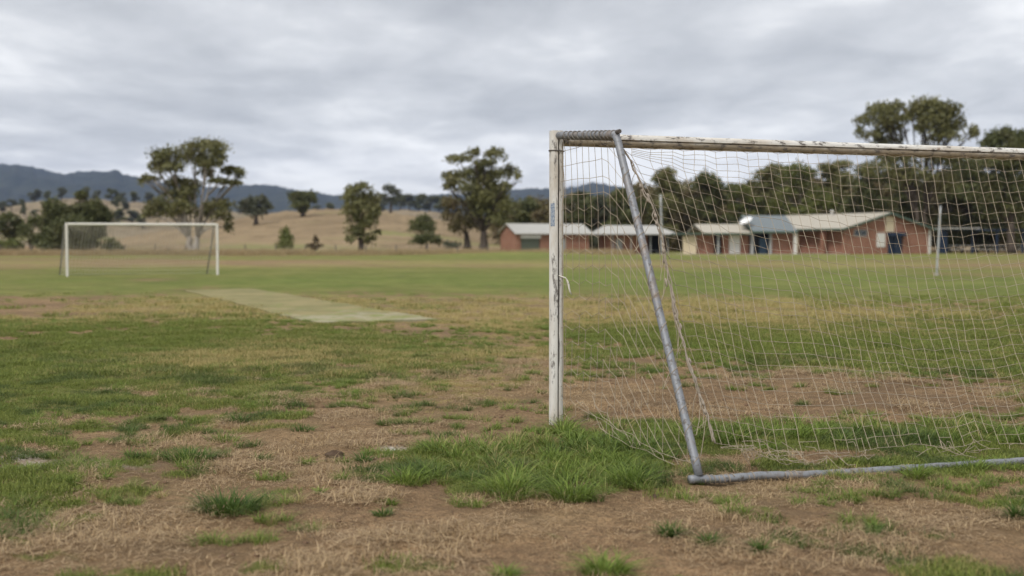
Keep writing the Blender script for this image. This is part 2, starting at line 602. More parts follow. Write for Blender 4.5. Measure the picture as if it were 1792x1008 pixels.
BARE = [  # strips green out
    (1300, 690, 420, 42, 0.9), (760, 720, 300, 50, 0.75), (720, 577, 190, 14, 0.9), (900, 640, 130, 60, 0.8), (800, 598, 190, 22, 0.55),
    (80, 547, 110, 10, 0.5), (60, 528, 110, 7, 0.5), (270, 490, 80, 5, 0.6), (1000, 930, 300, 60, 0.35), (1300, 850, 160, 30, 0.5),
    (300, 985, 330, 55, 0.45), (470, 835, 200, 50, 0.40), (400, 770, 160, 26, 0.15), (1500, 990, 330, 40, 0.25), (480, 575, 70, 10, 0.5), (1480, 880, 280, 40, 0.25), (900, 760, 40, 16, 0.3), (760, 905, 260, 40, 0.4), (360, 503, 50, 6, 0.5),
]
DRY = [
    (900, 538, 520, 20, 1.0), (1250, 545, 400, 22, 0.7), (500, 461, 900, 5, 0.95), (330, 538, 230, 22, 0.95), (560, 640, 260, 40, 0.45), (1100, 560, 500, 16, 0.4), (150, 680, 260, 60, 0.25),
    (1500, 466, 900, 6, 0.35), (420, 625, 180, 40, 0.35), (900, 448, 1600, 9, 0.3), (900, 620, 140, 60, 0.3),
    (560, 780, 300, 60, 0.35), (1250, 640, 260, 20, 0.4), (1350, 850, 180, 25, 0.5), (1000, 905, 240, 30, 0.25), (900, 437, 2400, 4, 0.5),
    (250, 930, 300, 50, 0.25), (1650, 920, 260, 60, 0.3), (720, 680, 200, 30, 0.35),
]
CHALK = [(120, 812, 110, 9, 0.9), (30, 800, 60, 8, 0.6), (690, 782, 26, 5, 0.9)]


def maps(x, y):
    r = np.hypot(x, y)
    front = (y > 2.0)
    yy = np.where(front, y, 2.0)
    g = np.full(x.shape, 0.20)
    for px, py, rx, ry, a in GREEN:
        g = g + a * blob(x, yy, px, py, rx, ry)
    for px, py, rx, ry, a in BARE:
        g = g - a * blob(x, yy, px, py, rx, ry)
    d = np.full(x.shape, 0.12)
    for px, py, rx, ry, a in DRY:
        d = d + a * blob(x, yy, px, py, rx, ry)
    k = np.zeros(x.shape)
    for px, py, rx, ry, a in CHALK:
        k = k + a * blob(x, yy, px, py, rx, ry, 1.4)
    far = sst(18, 60, r)
    n1 = fbm(x * 1.5, y * 1.5, 3, 4, 0.55) - 0.5      # tussock size
    n2 = fbm(x * 0.33, y * 0.33, 9, 4, 0.55) - 0.5
    n3 = fbm(x * 0.05, y * 0.13, 21, 5, 0.6) - 0.5
    n4 = fbm(x * 4.2, y * 4.2, 5, 3, 0.5) - 0.5
    gg = g + n1 * 1.3 * (1 - 0.75 * far) + n4 * 1.9 * (1 - far) + n2 * 0.6 + n3 * 1.1 * far
    gg = sst(0.42 - 0.14 * far, 0.66 + 0.24 * far, gg)
    dd = np.clip(d + n2 * 1.1 + n1 * 0.5 + n3 * 0.8 * far, 0, 1)
    return gg, dd, np.clip(k, 0, 1)


def freshness(x, y):
    yy = np.where(y > 2.0, y, 2.0)
    f = np.zeros(x.shape)
    for px, py, rx, ry, a in ((1250, 495, 800, 18, 1.0), (250, 500, 500, 14, 0.5), (880, 445, 160, 8, 0.9), (1400, 450, 600, 9, 0.6), (200, 448, 700, 6, 0.3), (1500, 600, 500, 30, 0.4)):
        f = f + a * blob(x, yy, px, py, rx, ry)
    return np.clip(f, 0, 1)


def zground(x, y):
    r = np.hypot(x, y)
    nearw = 1 - sst(16, 40, r)
    z = (fbm(x * 2.2, y * 2.2, 31, 3) - 0.5) * 0.060 + (fbm(x * 7.5, y * 7.5, 37, 3) - 0.5) * 0.030
    z = z * nearw + (fbm(x * 0.25, y * 0.25, 41, 3) - 0.5) * 0.05 * sst(3, 9, r) * (1 - sst(60, 90, r))
    z = z + 0.45 * np.exp(-(((x - 1.0) / 9) ** 2 + ((y - 138) / 14) ** 2))
    return z


def build_ground():
    rr = [0.4]
    while rr[-1] < 3.6: rr.append(rr[-1] * 1.09)
    while rr[-1] < 18: rr.append(rr[-1] * 1.0052)
    while rr[-1] < 70: rr.append(rr[-1] * 1.012)
    while rr[-1] < 9000: rr.append(rr[-1] * 1.035)
    rr = np.array(rr)
    th = np.concatenate([np.arange(-34, 34, 0.28), np.arange(34, 326, 4.0)])
    th = np.radians(th)
    Rg, Tg = np.meshgrid(rr, th, indexing='ij')
    x, y = Rg * np.sin(Tg), Rg * np.cos(Tg)
    x, y = x.ravel(), y.ravel()
    z = zground(x, y)
    gg, dd, kk = maps(x, y)
    z = z + gg * 0.012 * (1 - sst(30, 60, np.hypot(x, y)))
    nr, nt = len(rr), len(th)
    i, j = np.meshgrid(np.arange(nr - 1), np.arange(nt), indexing='ij')
    j2 = (j + 1) % nt
    F = np.stack([i * nt + j, (i + 1) * nt + j, (i + 1) * nt + j2, i * nt + j2], -1).reshape(-1, 4)
    V = np.stack([x, y, z], -1)
    F = F[:, ::-1]
    o = link_mesh('ground', V, F, M_GROUND, None, True, {'green': ('POINT', gg), 'dry': ('POINT', dd), 'chalk': ('POINT', kk), 'fresh': ('POINT', freshness(x, y))})
    setp(o, 'worn sports field of patchy green grass, dry turf and bare brown soil', 'ground', kind='structure')
    # small disc closing the middle under the camera
    k = nt
    return o


build_ground()
cp = [G(322, 511), G(440, 507.5), G(768, 562), G(552, 568)]


def build_pitch():
    n, mth = 46, 10
    V, wn_ = [], []
    for i in range(n):
        for j in range(mth):
            s, t = i / (n - 1), j / (mth - 1)
            p = (cp[0] * (1 - s) + cp[3] * s) * (1 - t) + (cp[1] * (1 - s) + cp[2] * s) * t
            e = 0.10 * (vnoise(np.array(s * 40), np.array(t * 3.0), 5) - 0.5)
            if j in (0, mth - 1):
                p = p + np.array([e, 0, 0])
            p[2] = zground(p[0], p[1]) + 0.045
            V.append(p)
            wn_.append(sst(0.55, 0.95, np.array(s)))
    F = [(i * mth + j, (i + 1) * mth + j, (i + 1) * mth + j + 1, i * mth + j + 1) for i in range(n - 1) for j in range(mth - 1)]
    nb = len(V)
    rim = [i * mth for i in range(n)] + [(n - 1) * mth + j for j in range(1, mth)] + [i * mth + mth - 1 for i in range(n - 2, -1, -1)] + list(range(mth - 2, 0, -1))
    for q in rim:
        V.append(V[q] - np.array([0, 0, 0.12]))
        wn_.append(wn_[q])
    L = len(rim)
    for q in range(L):
        F.append((rim[q], rim[(q + 1) % L], nb + (q + 1) % L, nb + q))
    o = link_mesh('cricket_pitch', np.array(V), F, mat_pitch(), None, False, {'worn': ('POINT', wn_)})
    setp(o, 'long strip of faded pale green synthetic cricket pitch set into the turf', 'cricket pitch', kind='structure')


build_pitch()


# ------------------------------------------------------------------ hills and mountains
def polar_hill(name, sil, y_crest, y_front, y_back, mat, label, bumps=0.0, spurs=0.0, power=1.3, dth=0.15, zf=-1.0, seed=1, span=75, rows=36, back=0.3):
    sil = np.array(sil, float)
    az = np.degrees(np.arctan((sil[:, 0] - CX) / FPX))
    zc = np.array([W(p[0], p[1], y_crest * 1.0)[2] for p in sil])
    th = np.arange(-span, span + 1e-6, dth)
    h = np.interp(th, az, zc)
    ker = np.hanning(9); ker /= ker.sum()
    hp = np.pad(h, 4, mode='edge')
    h = np.convolve(hp, ker, 'valid')
    if bumps:
        h = h + bumps * (fbm(th * 6.0, th * 0 + seed, seed, 5, 0.7) - 0.5)
    S = np.concatenate([np.linspace(0, 1, rows), 1 + np.linspace(0, 1, 8)[1:]])
    V, low = [], []
    for s in S:
        if s <= 1:
            r = y_front + (y_crest - y_front) * s
            f = (np.sin((s - 0.5) * math.pi) * 0.5 + 0.5) ** (power * 0.5) * 0.6 + 0.4 * s ** power
        else:
            r = y_crest + (y_back - y_crest) * (s - 1)
            f = 1 - (1 - back) * (s - 1)
        z = zf + (h - zf) * f
        if spurs and 0 < s < 1:
            z = z + spurs * (h - zf) * math.sin(s * math.pi) * (fbm(th * 0.35 + s * 0.6, th * 0 + s * 2.2, seed + 4, 4) - 0.5)
        c = np.maximum(np.cos(np.radians(th)), 0.35)
        x = r * np.tan(np.clip(np.radians(th), -1.2, 1.2)) if span < 60 else r * np.sin(np.radians(th)) / c
        y = r * np.cos(np.radians(th)) / c
        V.append(np.stack([x, y, z], -1))
        low.append(np.full(len(th), 1 - min(s, 1) * 1.0) * (s < 1))
    V = np.array(V)
    n, m_ = V.shape[:2]
    i, j = np.meshgrid(np.arange(n - 1), np.arange(m_ - 1), indexing='ij')
    F = np.stack([i * m_ + j, i * m_ + j + 1, (i + 1) * m_ + j + 1, (i + 1) * m_ + j], -1).reshape(-1, 4)
    low = np.clip((np.array(low) - 0.6) * 2.5, 0, 1)
    o = link_mesh(name, V.reshape(-1, 3), F, mat, None, True, {'low': ('POINT', low)})
    return setp(o, label, 'hill', kind='structure'), V


MTN = [(-2500, 330), (-1500, 300), (-700, 306), (-300, 292), (0, 288), (40, 288), (75, 296), (105, 303), (130, 302), (150, 299), (200, 301), (240, 310), (300, 322), (380, 328),
       (430, 324), (475, 323), (520, 333), (560, 338), (600, 342), (680, 346), (760, 343), (800, 340), (860, 335), (930, 329), (985, 330), (1040, 320), (1080, 325), (1130, 336),
       (1300, 348), (1500, 342), (1792, 335), (2300, 315), (3200, 330), (5000, 330)]
polar_hill('mountain', MTN, 5600, 3300, 7600, mat_mountain(), 'long forested mountain range fading to blue along the horizon', bumps=22, spurs=0.55, zf=-5, dth=0.12, seed=3, span=50)
FARH = [(-2500, 362), (-600, 368), (-200, 372), (0, 363), (75, 351), (130, 347), (185, 350), (260, 354), (330, 362), (420, 372), (520, 380), (640, 372), (700, 366), (780, 372), (900, 382), (1100, 384), (1400, 390), (2200, 390), (5000, 395)]
FH, FHV = polar_hill('far_hill', FARH, 950, 520, 1300, mat_hill('dry_far_pasture', (0.20, 0.155, 0.10), (0.265, 0.21, 0.135), (0.12, 0.10, 0.06)),
           'far dry grassy hillside dotted with dark trees', bumps=4, spurs=0.2, zf=-4, seed=8, span=50)
PADH = [(-3000, 440), (-300, 440), (60, 438), (110, 432), (167, 424), (235, 412), (298, 401), (360, 391), (417, 382), (480, 372), (530, 367), (600, 365), (660, 369), (720, 378), (780, 387), (860, 399), (950, 410), (1100, 420), (1400, 428), (2200, 432), (5000, 436)]
PH, PHV = polar_hill('paddock_hill', PADH, 400, 158, 560, mat_hill('dry_paddock_grass', (0.20, 0.145, 0.085), (0.285, 0.212, 0.125), (0.12, 0.085, 0.045)),
           'bare rounded paddock hill of straw-coloured dry grass behind the field', bumps=1.2, spurs=0.12, zf=-0.6, seed=14, power=1.15, span=50)


def zon(Vg, x, y):
    """height of a hill mesh near (x, y)"""
    d = (Vg[..., 0] - x) ** 2 + (Vg[..., 1] - y) ** 2
    return Vg.reshape(-1, 3)[np.argmin(d)][2]


def hill_at(Vg, px, py, lo, hi):
    """first depth at which the sight line of a photo point meets the hill"""
    for Y in np.linspace(lo, hi, 120):
        p = W(px, py, Y)
        if zon(Vg, p[0], p[1]) >= p[2]:
            return np.array([p[0], p[1], zon(Vg, p[0], p[1])])
    p = W(px, py, hi)
    return np.array([p[0], p[1], zon(Vg, p[0], p[1])])


# ------------------------------------------------------------------ trees
def leaf_cloud(clumps, n_per_m2, size, rg, droop=0.5, sub=7):
    """leaf clumps: quads scattered round several centres in every ellipsoid"""
    P, SZ, ST = [], [], []
    for (c, r) in clumps:
        c, r = np.array(c, float), np.array(r, float)
        area = 4 * math.pi * ((r[0] * r[1]) ** 1.6 / 3 + (r[0] * r[2]) ** 1.6 / 3 + (r[1] * r[2]) ** 1.6 / 3) ** (1 / 1.6)
        n = int(max(90, area * n_per_m2 * 4.2))
        k = sub + 3 + int(area / 2)
        u = rg.normal(size=(k, 3)); u /= np.linalg.norm(u, axis=1)[:, None]
        u[:, 2] = np.where(u[:, 2] < -0.3, -u[:, 2] * 0.6, u[:, 2])
        cen = u * (0.55 + 0.4 * rg.random((k, 1)))
        w = rg.integers(0, k, n)
        p = cen[w] + rg.normal(size=(n, 3)) * np.array([0.30, 0.30, 0.30])
        q = np.linalg.norm(p, axis=1)
        p = p / np.maximum(q, 1e-6)[:, None] * np.minimum(q, 1.0 + 0.55 * rg.random(n) ** 2)[:, None]
        P.append(c + p * r * 1.10)
        SZ.append(size * 0.72 * (0.5 + 1.0 * rg.random(n) ** 1.5))
        ST.append(np.clip(0.25 * rg.random(k)[w] + 0.45 * rg.random(n) + 0.3 * rg.random(), 0, 1))
    P, SZ, ST = np.vstack(P), np.concatenate(SZ), np.concatenate(ST)
    n = len(P)
    a = rg.normal(size=(n, 3)); a[:, 2] -= droop; a /= np.linalg.norm(a, axis=1)[:, None]
    b = np.cross(a, rg.normal(size=(n, 3))); b /= np.linalg.norm(b, axis=1)[:, None]
    L, Wd = a * SZ[:, None] * 0.62, b * SZ[:, None] * 0.30
    V = np.stack([P - L, P + Wd - L * 0.1, P + L, P - Wd - L * 0.1], 1).reshape(-1, 3)
    F = np.arange(4 * n).reshape(n, 4)
    return V, F, np.repeat(ST, 4)


def make_tree(name, base, clumps, label, cat='tree', leaf=None, bark=None, trunk_r=0.35, fork=0.35, dens=5.0, size=0.55, seed=1, group=None, stems=1, limbs=None, droop=0.5):
    """base: world point; clumps: list of (centre, radii) in world"""
    rg = np.random.default_rng(seed)
    root = thing(name, base, label, cat, group)
    V, F, st = leaf_cloud(clumps, dens, size, rg, droop)
    tr = MB()
    base = np.array(base, float)
    cs = np.array([c for c, r in clumps])
    zt = cs[:, 2].max()
    H = zt - base[2]
    mean = cs.mean(0)
    tops = []
    for s in range(stems):
        off = np.array([(s - (stems - 1) / 2) * trunk_r * 1.2, 0, 0])
        lean = (mean - base) * 0.5 + np.array([(s - (stems - 1) / 2) * H * 0.12, rg.normal() * 0.2, 0])
        t = np.linspace(0, 1, 7)
        fk = base + off + np.array([lean[0] * fork, lean[1] * fork, H * fork])
        pts = base + off + (fk - base - off)[None, :] * t[:, None] + rg.normal(size=(7, 3)) * np.array([0.10, 0.10, 0]) * H * 0.05 * (t[:, None] * (1 - t[:, None]) * 4)
        pts[0, 2] -= 0.3
        tr.tube(pts, trunk_r * (1.25 - 0.5 * t) / math.sqrt(stems) * np.where(t == 0, 1.25, 1), 9)
        tops.append((fk, (pts[-1] - pts[-2])))
    idx = range(len(clumps)) if limbs is None else limbs
    for i in idx:
        c, r = np.array(clumps[i][0]), np.array(clumps[i][1])
        fk, dr = min(tops, key=lambda q: abs(q[0][0] - c[0]) + rg.random() * 0.5)
        lowp = fk - np.array([0, 0, 1]) * H * fork * 0.25 * rg.random() if c[2] > fk[2] else fk - np.array([0, 0, 1]) * H * fork * 0.3
        t = np.linspace(0, 1, 7)[:, None]
        mid = lowp * 0.45 + c * 0.55 + np.array([0, 0, 0.12 * H * (rg.random() - 0.2)])
        mid[:2] = lowp[:2] * 0.62 + c[:2] * 0.38 + rg.normal(size=2) * 0.03 * H
        pts = lowp * (1 - t) ** 2 + 2 * mid * t * (1 - t) + c * t ** 2
        rad = trunk_r * (0.34 - 0.27 * t[:, 0]) * (0.7 + 0.4 * rg.random())
        tr.tube(pts, np.maximum(rad, 0.03), 6)
        for q in range(3):
            e = c + rg.normal(size=3) * r * 0.45
            tr.tube(np.array([pts[4], (pts[5] + e) / 2, e]), [0.06 * trunk_r / 0.35, 0.045, 0.02], 4)
    tr.build('trunk', bark or M_BARK, root, True)
    link_mesh('crown', V, F, leaf or M_LEAF, root, False, {'rnd': ('POINT', st)})
    return root


def pxclumps(lst, Y, rg, depth=1.0, spread=0.5):
    out = []
    for (px, py, rx, ry) in lst:
        c = W(px, py, Y)
        k = Y / FPX
        a, b = rx * k, ry * k
        dy = (rg.random() - 0.5) * 2 * spread * max(3.0, a * 1.5) * depth
        out.append(((c[0], Y + dy, c[2]), (a, max(a, b) * 0.95, b * 1.15)))
    return out


def photo_tree(name, bpx, bpy_, Y, lst, label, seed, **kw):
    rg = np.random.default_rng(seed)
    b = W(bpx, bpy_, Y)
    if Y < 158:
        b[2] = zground(np.array(b[0]), np.array(b[1]))
    return make_tree(name, b, pxclumps(lst, Y, rg), label, seed=seed, **kw)


photo_tree('gum_tree', 338, 446, 152, [
    (298, 277, 33, 16), (274, 291, 17, 11), (253, 317, 9, 8), (270, 313, 14, 5), (302, 296, 22, 9), (360, 261, 34, 13), (345, 277, 18, 11), (384, 280, 16, 17),
    (366, 290, 22, 9), (399, 300, 18, 9), (420, 308, 10, 11), (388, 318, 17, 6), (412, 322, 12, 6), (357, 306, 15, 9), (315, 321, 26, 11), (308, 345, 24, 15), (330, 339, 16, 15),
    (277, 366, 21, 13), (298, 372, 25, 13), (262, 376, 9, 9), (381, 363, 23, 13), (390, 381, 15, 13), (396, 400, 8, 10), (327, 364, 17, 13), (352, 376, 15, 11)],
    'tall spreading gum tree with pale forked limbs behind the small far goal', 5, trunk_r=0.62, fork=0.17, stems=2, dens=5.5, size=0.55)
photo_tree('gum_tree', 846, 433, 156, [
    (803, 281, 20, 8), (829, 272, 12, 9), (867, 275, 18, 11), (851, 288, 18, 8), (895, 297, 12, 10), (908, 311, 6, 9), (784, 310, 10, 9), (810, 307, 18, 8), (835, 313, 16, 8),
    (787, 329, 12, 7), (819, 332, 20, 9), (857, 335, 25, 12), (883, 329, 12, 8), (835, 298, 20, 10), (870, 308, 22, 12), (845, 322, 22, 10), (800, 320, 16, 9), (840, 350, 24, 14), (862, 345, 22, 12), (844, 373, 20, 17), (870, 361, 20, 14), (889, 367, 20, 15), (870, 386, 20, 13)],
    'tall domed gum tree with dark trunk standing left of the small brick shed', 6, trunk_r=0.55, fork=0.22, bark=M_BARKD, dens=5.0, size=0.55)
photo_tree('gum_tree', 818, 432, 160, [
    (794, 357, 18, 12), (819, 362, 20, 14), (790, 380, 14, 14), (813, 389, 22, 15), (797, 402, 12, 9), (830, 395, 12, 10)],
    'low brownish gum tree leaning against the domed tall one beside the shed', 7, trunk_r=0.42, fork=0.3, bark=M_BARKD, leaf=M_LEAFB, dens=6, size=0.5)
photo_tree('gum_tree', 632, 441, 148, [
    (635, 330, 14, 9), (613, 333, 12, 8), (622, 348, 20, 12), (648, 346, 15, 12), (610, 346, 8, 14), (635, 367, 28, 15), (619, 384, 14, 15), (657, 374, 10, 14), (644, 390, 18, 13),
    (616, 405, 11, 10), (629, 411, 10, 11), (651, 421, 10, 10), (613, 422, 8, 8), (662, 407, 5, 5)],
    'narrow upright gum tree standing alone before the paddock hill', 8, trunk_r=0.36, fork=0.3, bark=M_BARKD, dens=6, size=0.5)
photo_tree('paddock_tree', 106, 443, 150, [
    (137, 346, 11, 9), (98, 369, 18, 17), (119, 387, 24, 19), (140, 372, 18, 14), (161, 369, 18, 17), (176, 382, 14, 14), (80, 397, 15, 17), (98, 413, 28, 20), (134, 410, 32, 22), (78, 426, 15, 13), (165, 410, 18, 16), (110, 430, 28, 13), (145, 430, 28, 13), (150, 390, 24, 18), (110, 400, 26, 18)],
    'big dense dark tree rising behind the left post of the far goal', 9, leaf=M_LEAFD, bark=M_BARKD, trunk_r=0.5, fork=0.25, dens=13, size=0.5)
photo_tree('paddock_tree', 54, 442, 170, [(54, 392, 10, 14), (50, 408, 12, 14), (58, 424, 11, 12)], 'slim dark green tree left of the big dense one', 10, leaf=M_LEAFD, bark=M_BARKD, trunk_r=0.25, dens=8, size=0.5)
photo_tree('paddock_tree', 22, 442, 175, [(16, 387, 18, 12), (32, 399, 10, 13), (24, 412, 16, 14), (6, 400, 12, 12)], 'rounded olive tree at the left edge of the photo', 11, leaf=M_LEAFD, bark=M_BARKD, trunk_r=0.35, dens=7, size=0.55)
photo_tree('bush', 12, 445, 150, [(0, 432, 14, 10), (14, 430, 16, 10), (26, 435, 10, 8)], 'low round bush under the olive tree at the left edge', 12, cat='bush', leaf=M_LEAFY, bark=M_BARKD, trunk_r=0.12, dens=9, size=0.4)
photo_tree('bush', 190, 446, 147, [(180, 437, 12, 9), (190, 431, 13, 11), (203, 437, 10, 8)], 'dark rounded bush seen through the net of the far goal', 13, cat='bush', leaf=M_LEAFD, bark=M_BARKD, trunk_r=0.1, dens=10, size=0.4)
photo_tree('bush', 289, 447, 146, [(286, 442, 7, 5), (293, 444, 5, 4)], 'small dark scrubby bush at the fence inside the far goal frame', 14, cat='bush', leaf=M_LEAFR, bark=M_BARKD, trunk_r=0.06, dens=9, size=0.3)
photo_tree('bush', 499, 437, 152, [(498, 405, 7, 6), (494, 417, 11, 9), (505, 420, 10, 10), (499, 430, 15, 8)], 'cone-shaped bright green shrub at the foot of the paddock hill', 15, cat='bush', leaf=M_LEAFY, bark=M_BARKD, trunk_r=0.12, dens=10, size=0.38)
photo_tree('bush', 551, 444, 147, [(552, 421, 5, 6), (544, 430, 8, 5), (558, 431, 9, 5), (550, 438, 7, 5)], 'thin reddish sapling between the cone shrub and the narrow gum', 16, cat='bush', leaf=M_LEAFR, bark=M_BARKD, trunk_r=0.09, dens=5, size=0.38)
photo_tree('paddock_tree', 738, 424, 172, [(740, 385, 12, 8), (730, 394, 13, 9), (750, 396, 12, 9), (738, 402, 20, 7)], 'small dome-shaped dark tree above the dark clipped bush', 17, leaf=M_LEAFD, bark=M_BARKD, trunk_r=0.2, dens=9, size=0.42)
photo_tree('bush', 746, 432, 158, [(732, 422, 13, 9), (748, 419, 15, 10), (763, 423, 11, 8)], 'wide dark green bush under the dome-shaped tree', 18, cat='bush', leaf=M_LEAFD, bark=M_BARKD, trunk_r=0.1, dens=12, size=0.4)
photo_tree('bush', 790, 436, 150, [(782, 428, 8, 5), (797, 429, 9, 6), (790, 432, 10, 5)], 'low pale grassy bush left of the domed gum', 19, cat='bush', leaf=M_LEAFG, bark=M_BARKD, trunk_r=0.06, dens=8, size=0.35)


def hill_tree(name, Vg, bpx, bpy_, lo, hi, lst, label, seed, **kw):
    b = hill_at(Vg, bpx, bpy_, lo, hi)
    return make_tree(name, b, pxclumps(lst, b[1], np.random.default_rng(seed)), label, seed=seed, **kw)


hill_tree('paddock_tree', PHV, 448, 394, 170, 400, [(435, 361, 13, 10), (457, 353, 12, 9), (470, 365, 7, 7), (448, 372, 16, 9), (440, 352, 9, 6)], 'round-headed tree on the left slope of the paddock hill', 20, leaf=M_LEAFG, bark=M_BARKD, trunk_r=0.5, fork=0.3, dens=2.6, size=0.95)
hill_tree('paddock_tree', PHV, 530, 378, 170, 400, [(528, 347, 21, 10), (516, 345, 10, 8), (542, 349, 11, 8), (528, 361, 14, 7), (530, 369, 7, 4)], 'flat-topped dark tree on the crest of the paddock hill', 21, leaf=M_LEAFD, bark=M_BARKD, trunk_r=0.6, fork=0.3, dens=2.4, size=1.0)
make_tree('paddock_tree', W(684, 372, 430), pxclumps([(681, 332, 10, 7), (692, 338, 10, 6), (673, 345, 8, 5), (686, 351, 14, 5)], 430, np.random.default_rng(22)), 'wispy gum showing above the hill crest right of the narrow gum', leaf=M_LEAFG, bark=M_BARKD, trunk_r=0.5, fork=0.4, dens=1.8, size=1.0, seed=22)


def gum_clumps(base, H, Wd, rg, n=16, low=0.25):
    out = []
    for i in range(n):
        t = low + (1 - low) * ((i + 0.5) / n)
        wv = Wd / 2 * (0.55 + 0.6 * math.sin(min(1, (t - low) / (1 - low) * 0.85 + 0.12) * math.pi))
        a = rg.random() * 2 * math.pi
        rad = wv * math.sqrt(rg.random()) * 0.8
        r = Wd * (0.15 + 0.10 * rg.random())
        out.append(((base[0] + rad * math.cos(a), base[1] + rad * math.sin(a), base[2] + H * t - r * 0.35), (r, r, r * (0.55 + 0.25 * rg.random()))))
    return out


FOREST = [  # px, top, width px, depth, leaf, label
    (922, 352, 46, 185, M_LEAFD, 'rounded dark tree peeping over the small shed roof next to the near goal post'),
    (957, 362, 40, 180, M_LEAFB, 'low brownish tree behind the small shed just left of the near goal post'),
    (1012, 338, 52, 190, M_LEAFD, 'dark tree behind the shed seen through the side net of the near goal'),
    (1052, 345, 46, 200, M_LEAFG, 'greyish tree between the two shed roofs'),
    (1100, 330, 60, 186, M_LEAFD, 'dark bushy tree behind the raked grey stanchion of the near goal'),
    (1164, 297, 54, 188, M_LEAF, 'tall narrow-topped gum above the second shed roof'),
    (1205, 330, 60, 196, M_LEAFB, 'brownish tree right of the tall narrow-topped gum'),
    (1246, 306, 58, 186, M_LEAFD, 'dark round tree left of the white satellite dish'),
    (1298, 322, 52, 192, M_LEAFY, 'greener tree directly above the white satellite dish'),
    (1340, 290, 62, 200, M_LEAF, 'open-crowned gum above the dark grey roof'),
    (1402, 292, 64, 190, M_LEAFY, 'broad bright olive tree above the left end of the cream roof'),
    (1462, 282, 66, 196, M_LEAF, 'gum with sky gaps above the middle of the cream roof'),
    (1520, 290, 60, 180, M_LEAFD, 'dark tree behind the apex of the brick gable'),
    (1706, 280, 80, 182, M_LEAFD, 'dense dark tree right of the tallest twin-topped gum'),
    (1660, 300, 70, 190, M_LEAFB, 'brownish tree below the right top of the tallest gum'),
    (1580, 300, 64, 188, M_LEAFD, 'dark tree below the left top of the tallest gum'),
    (1850, 262, 120, 176, M_LEAFD, 'dense tree half out of the photo at the right edge'),
]
for i, (px, top, wpx, Y, lf, lab) in enumerate(FOREST):
    rg = np.random.default_rng(100 + i)
    b = W(px, 440, Y)
    b[2] = 0.0
    H = W(px, top, Y)[2] - b[2]
    make_tree('forest_tree', b, gum_clumps(b, H, wpx * 1.35 * Y / FPX, rg, 24, 0.10), lab, leaf=lf, bark=M_BARKD if i % 2 else M_BARK, trunk_r=0.32, fork=0.25, dens=4.0, size=0.62, seed=100 + i, group='trees behind the sports buildings')
photo_tree('gum_tree', 1612, 440, 172, [
    (1542, 193, 20, 13), (1572, 189, 15, 11), (1519, 212, 16, 11), (1552, 218, 21, 12), (1509, 235, 9, 12), (1562, 245, 23, 8), (1529, 238, 13, 8), (1578, 210, 12, 10),
    (1624, 186, 24, 13), (1601, 202, 13, 13), (1660, 199, 19, 15), (1630, 211, 25, 11), (1673, 219, 17, 13), (1693, 238, 11, 13), (1644, 245, 25, 11), (1611, 228, 13, 9),
    (1540, 205, 24, 16), (1560, 230, 24, 14), (1612, 196, 20, 16), (1645, 200, 24, 16), (1625, 225, 24, 14), (1660, 228, 22, 14), (1540, 258, 18, 9), (1570, 280, 30, 16), (1625, 275, 30, 16), (1665, 285, 26, 16), (1540, 300, 28, 18), (1600, 315, 34, 18), (1650, 325, 30, 18)],
    'tallest gum tree, its twin tops standing above the crossbar of the near goal', 40, trunk_r=0.5, fork=0.3, bark=M_BARKD, leaf=M_LEAF, dens=4.6, size=0.55, stems=2)
photo_tree('gum_tree', 1770, 440, 160, [
    (1768, 240, 28, 14), (1742, 252, 20, 13), (1785, 262, 30, 16), (1795, 250, 24, 16), (1760, 270, 34, 14), (1735, 290, 26, 16), (1785, 300, 34, 22), (1750, 325, 34, 20), (1800, 340, 34, 22), (1735, 350, 26, 18), (1775, 365, 30, 16), (1700, 340, 20, 16)],
    'large dark gum tree at the right edge above the open shelter', 41, trunk_r=0.5, fork=0.25, bark=M_BARKD, leaf=M_LEAFD, dens=6, size=0.6)

def wood_belt():
    rg = np.random.default_rng(55)
    cl = []
    for i in range(90):
        px = 900 + 1100 * (i + rg.random()) / 90
        top = 350 + 26 * rg.random() - 22 * (px > 1120) - 10 * (px > 1400)
        Y = 208 + 24 * rg.random()
        for q in range(4):
            t = W(px, top + 20 * q, Y)
            r = 2.6 + 1.8 * rg.random()
            cl.append(((t[0] + rg.normal() * 1.5, Y + rg.normal() * 2, t[2] - r * 0.5), (r, r, r * 0.75)))
    V, F, st = leaf_cloud(cl, 2.2, 0.95, rg)
    o = link_mesh('wood_belt', V, F, M_LEAFB, None, False, {'rnd': ('POINT', st)})
    setp(o, 'continuous dark undergrowth and trees filling in behind the sports buildings', 'wood', kind='stuff')


wood_belt()

# trees dotted over the far hillside: a few shapes, copied
PROTO = []


def copy_tree(root, loc, s, rz, label=None):
    r = root.copy()
    C.objects.link(r)
    r.location = tuple(float(v) for v in loc)
    r.scale = (s, s, s)
    r.rotation_euler = (0, 0, rz)
    if label: r['label'] = label
    for ch in root.children:
        c = ch.copy()
        C.objects.link(c)
        c.parent = r
    return r


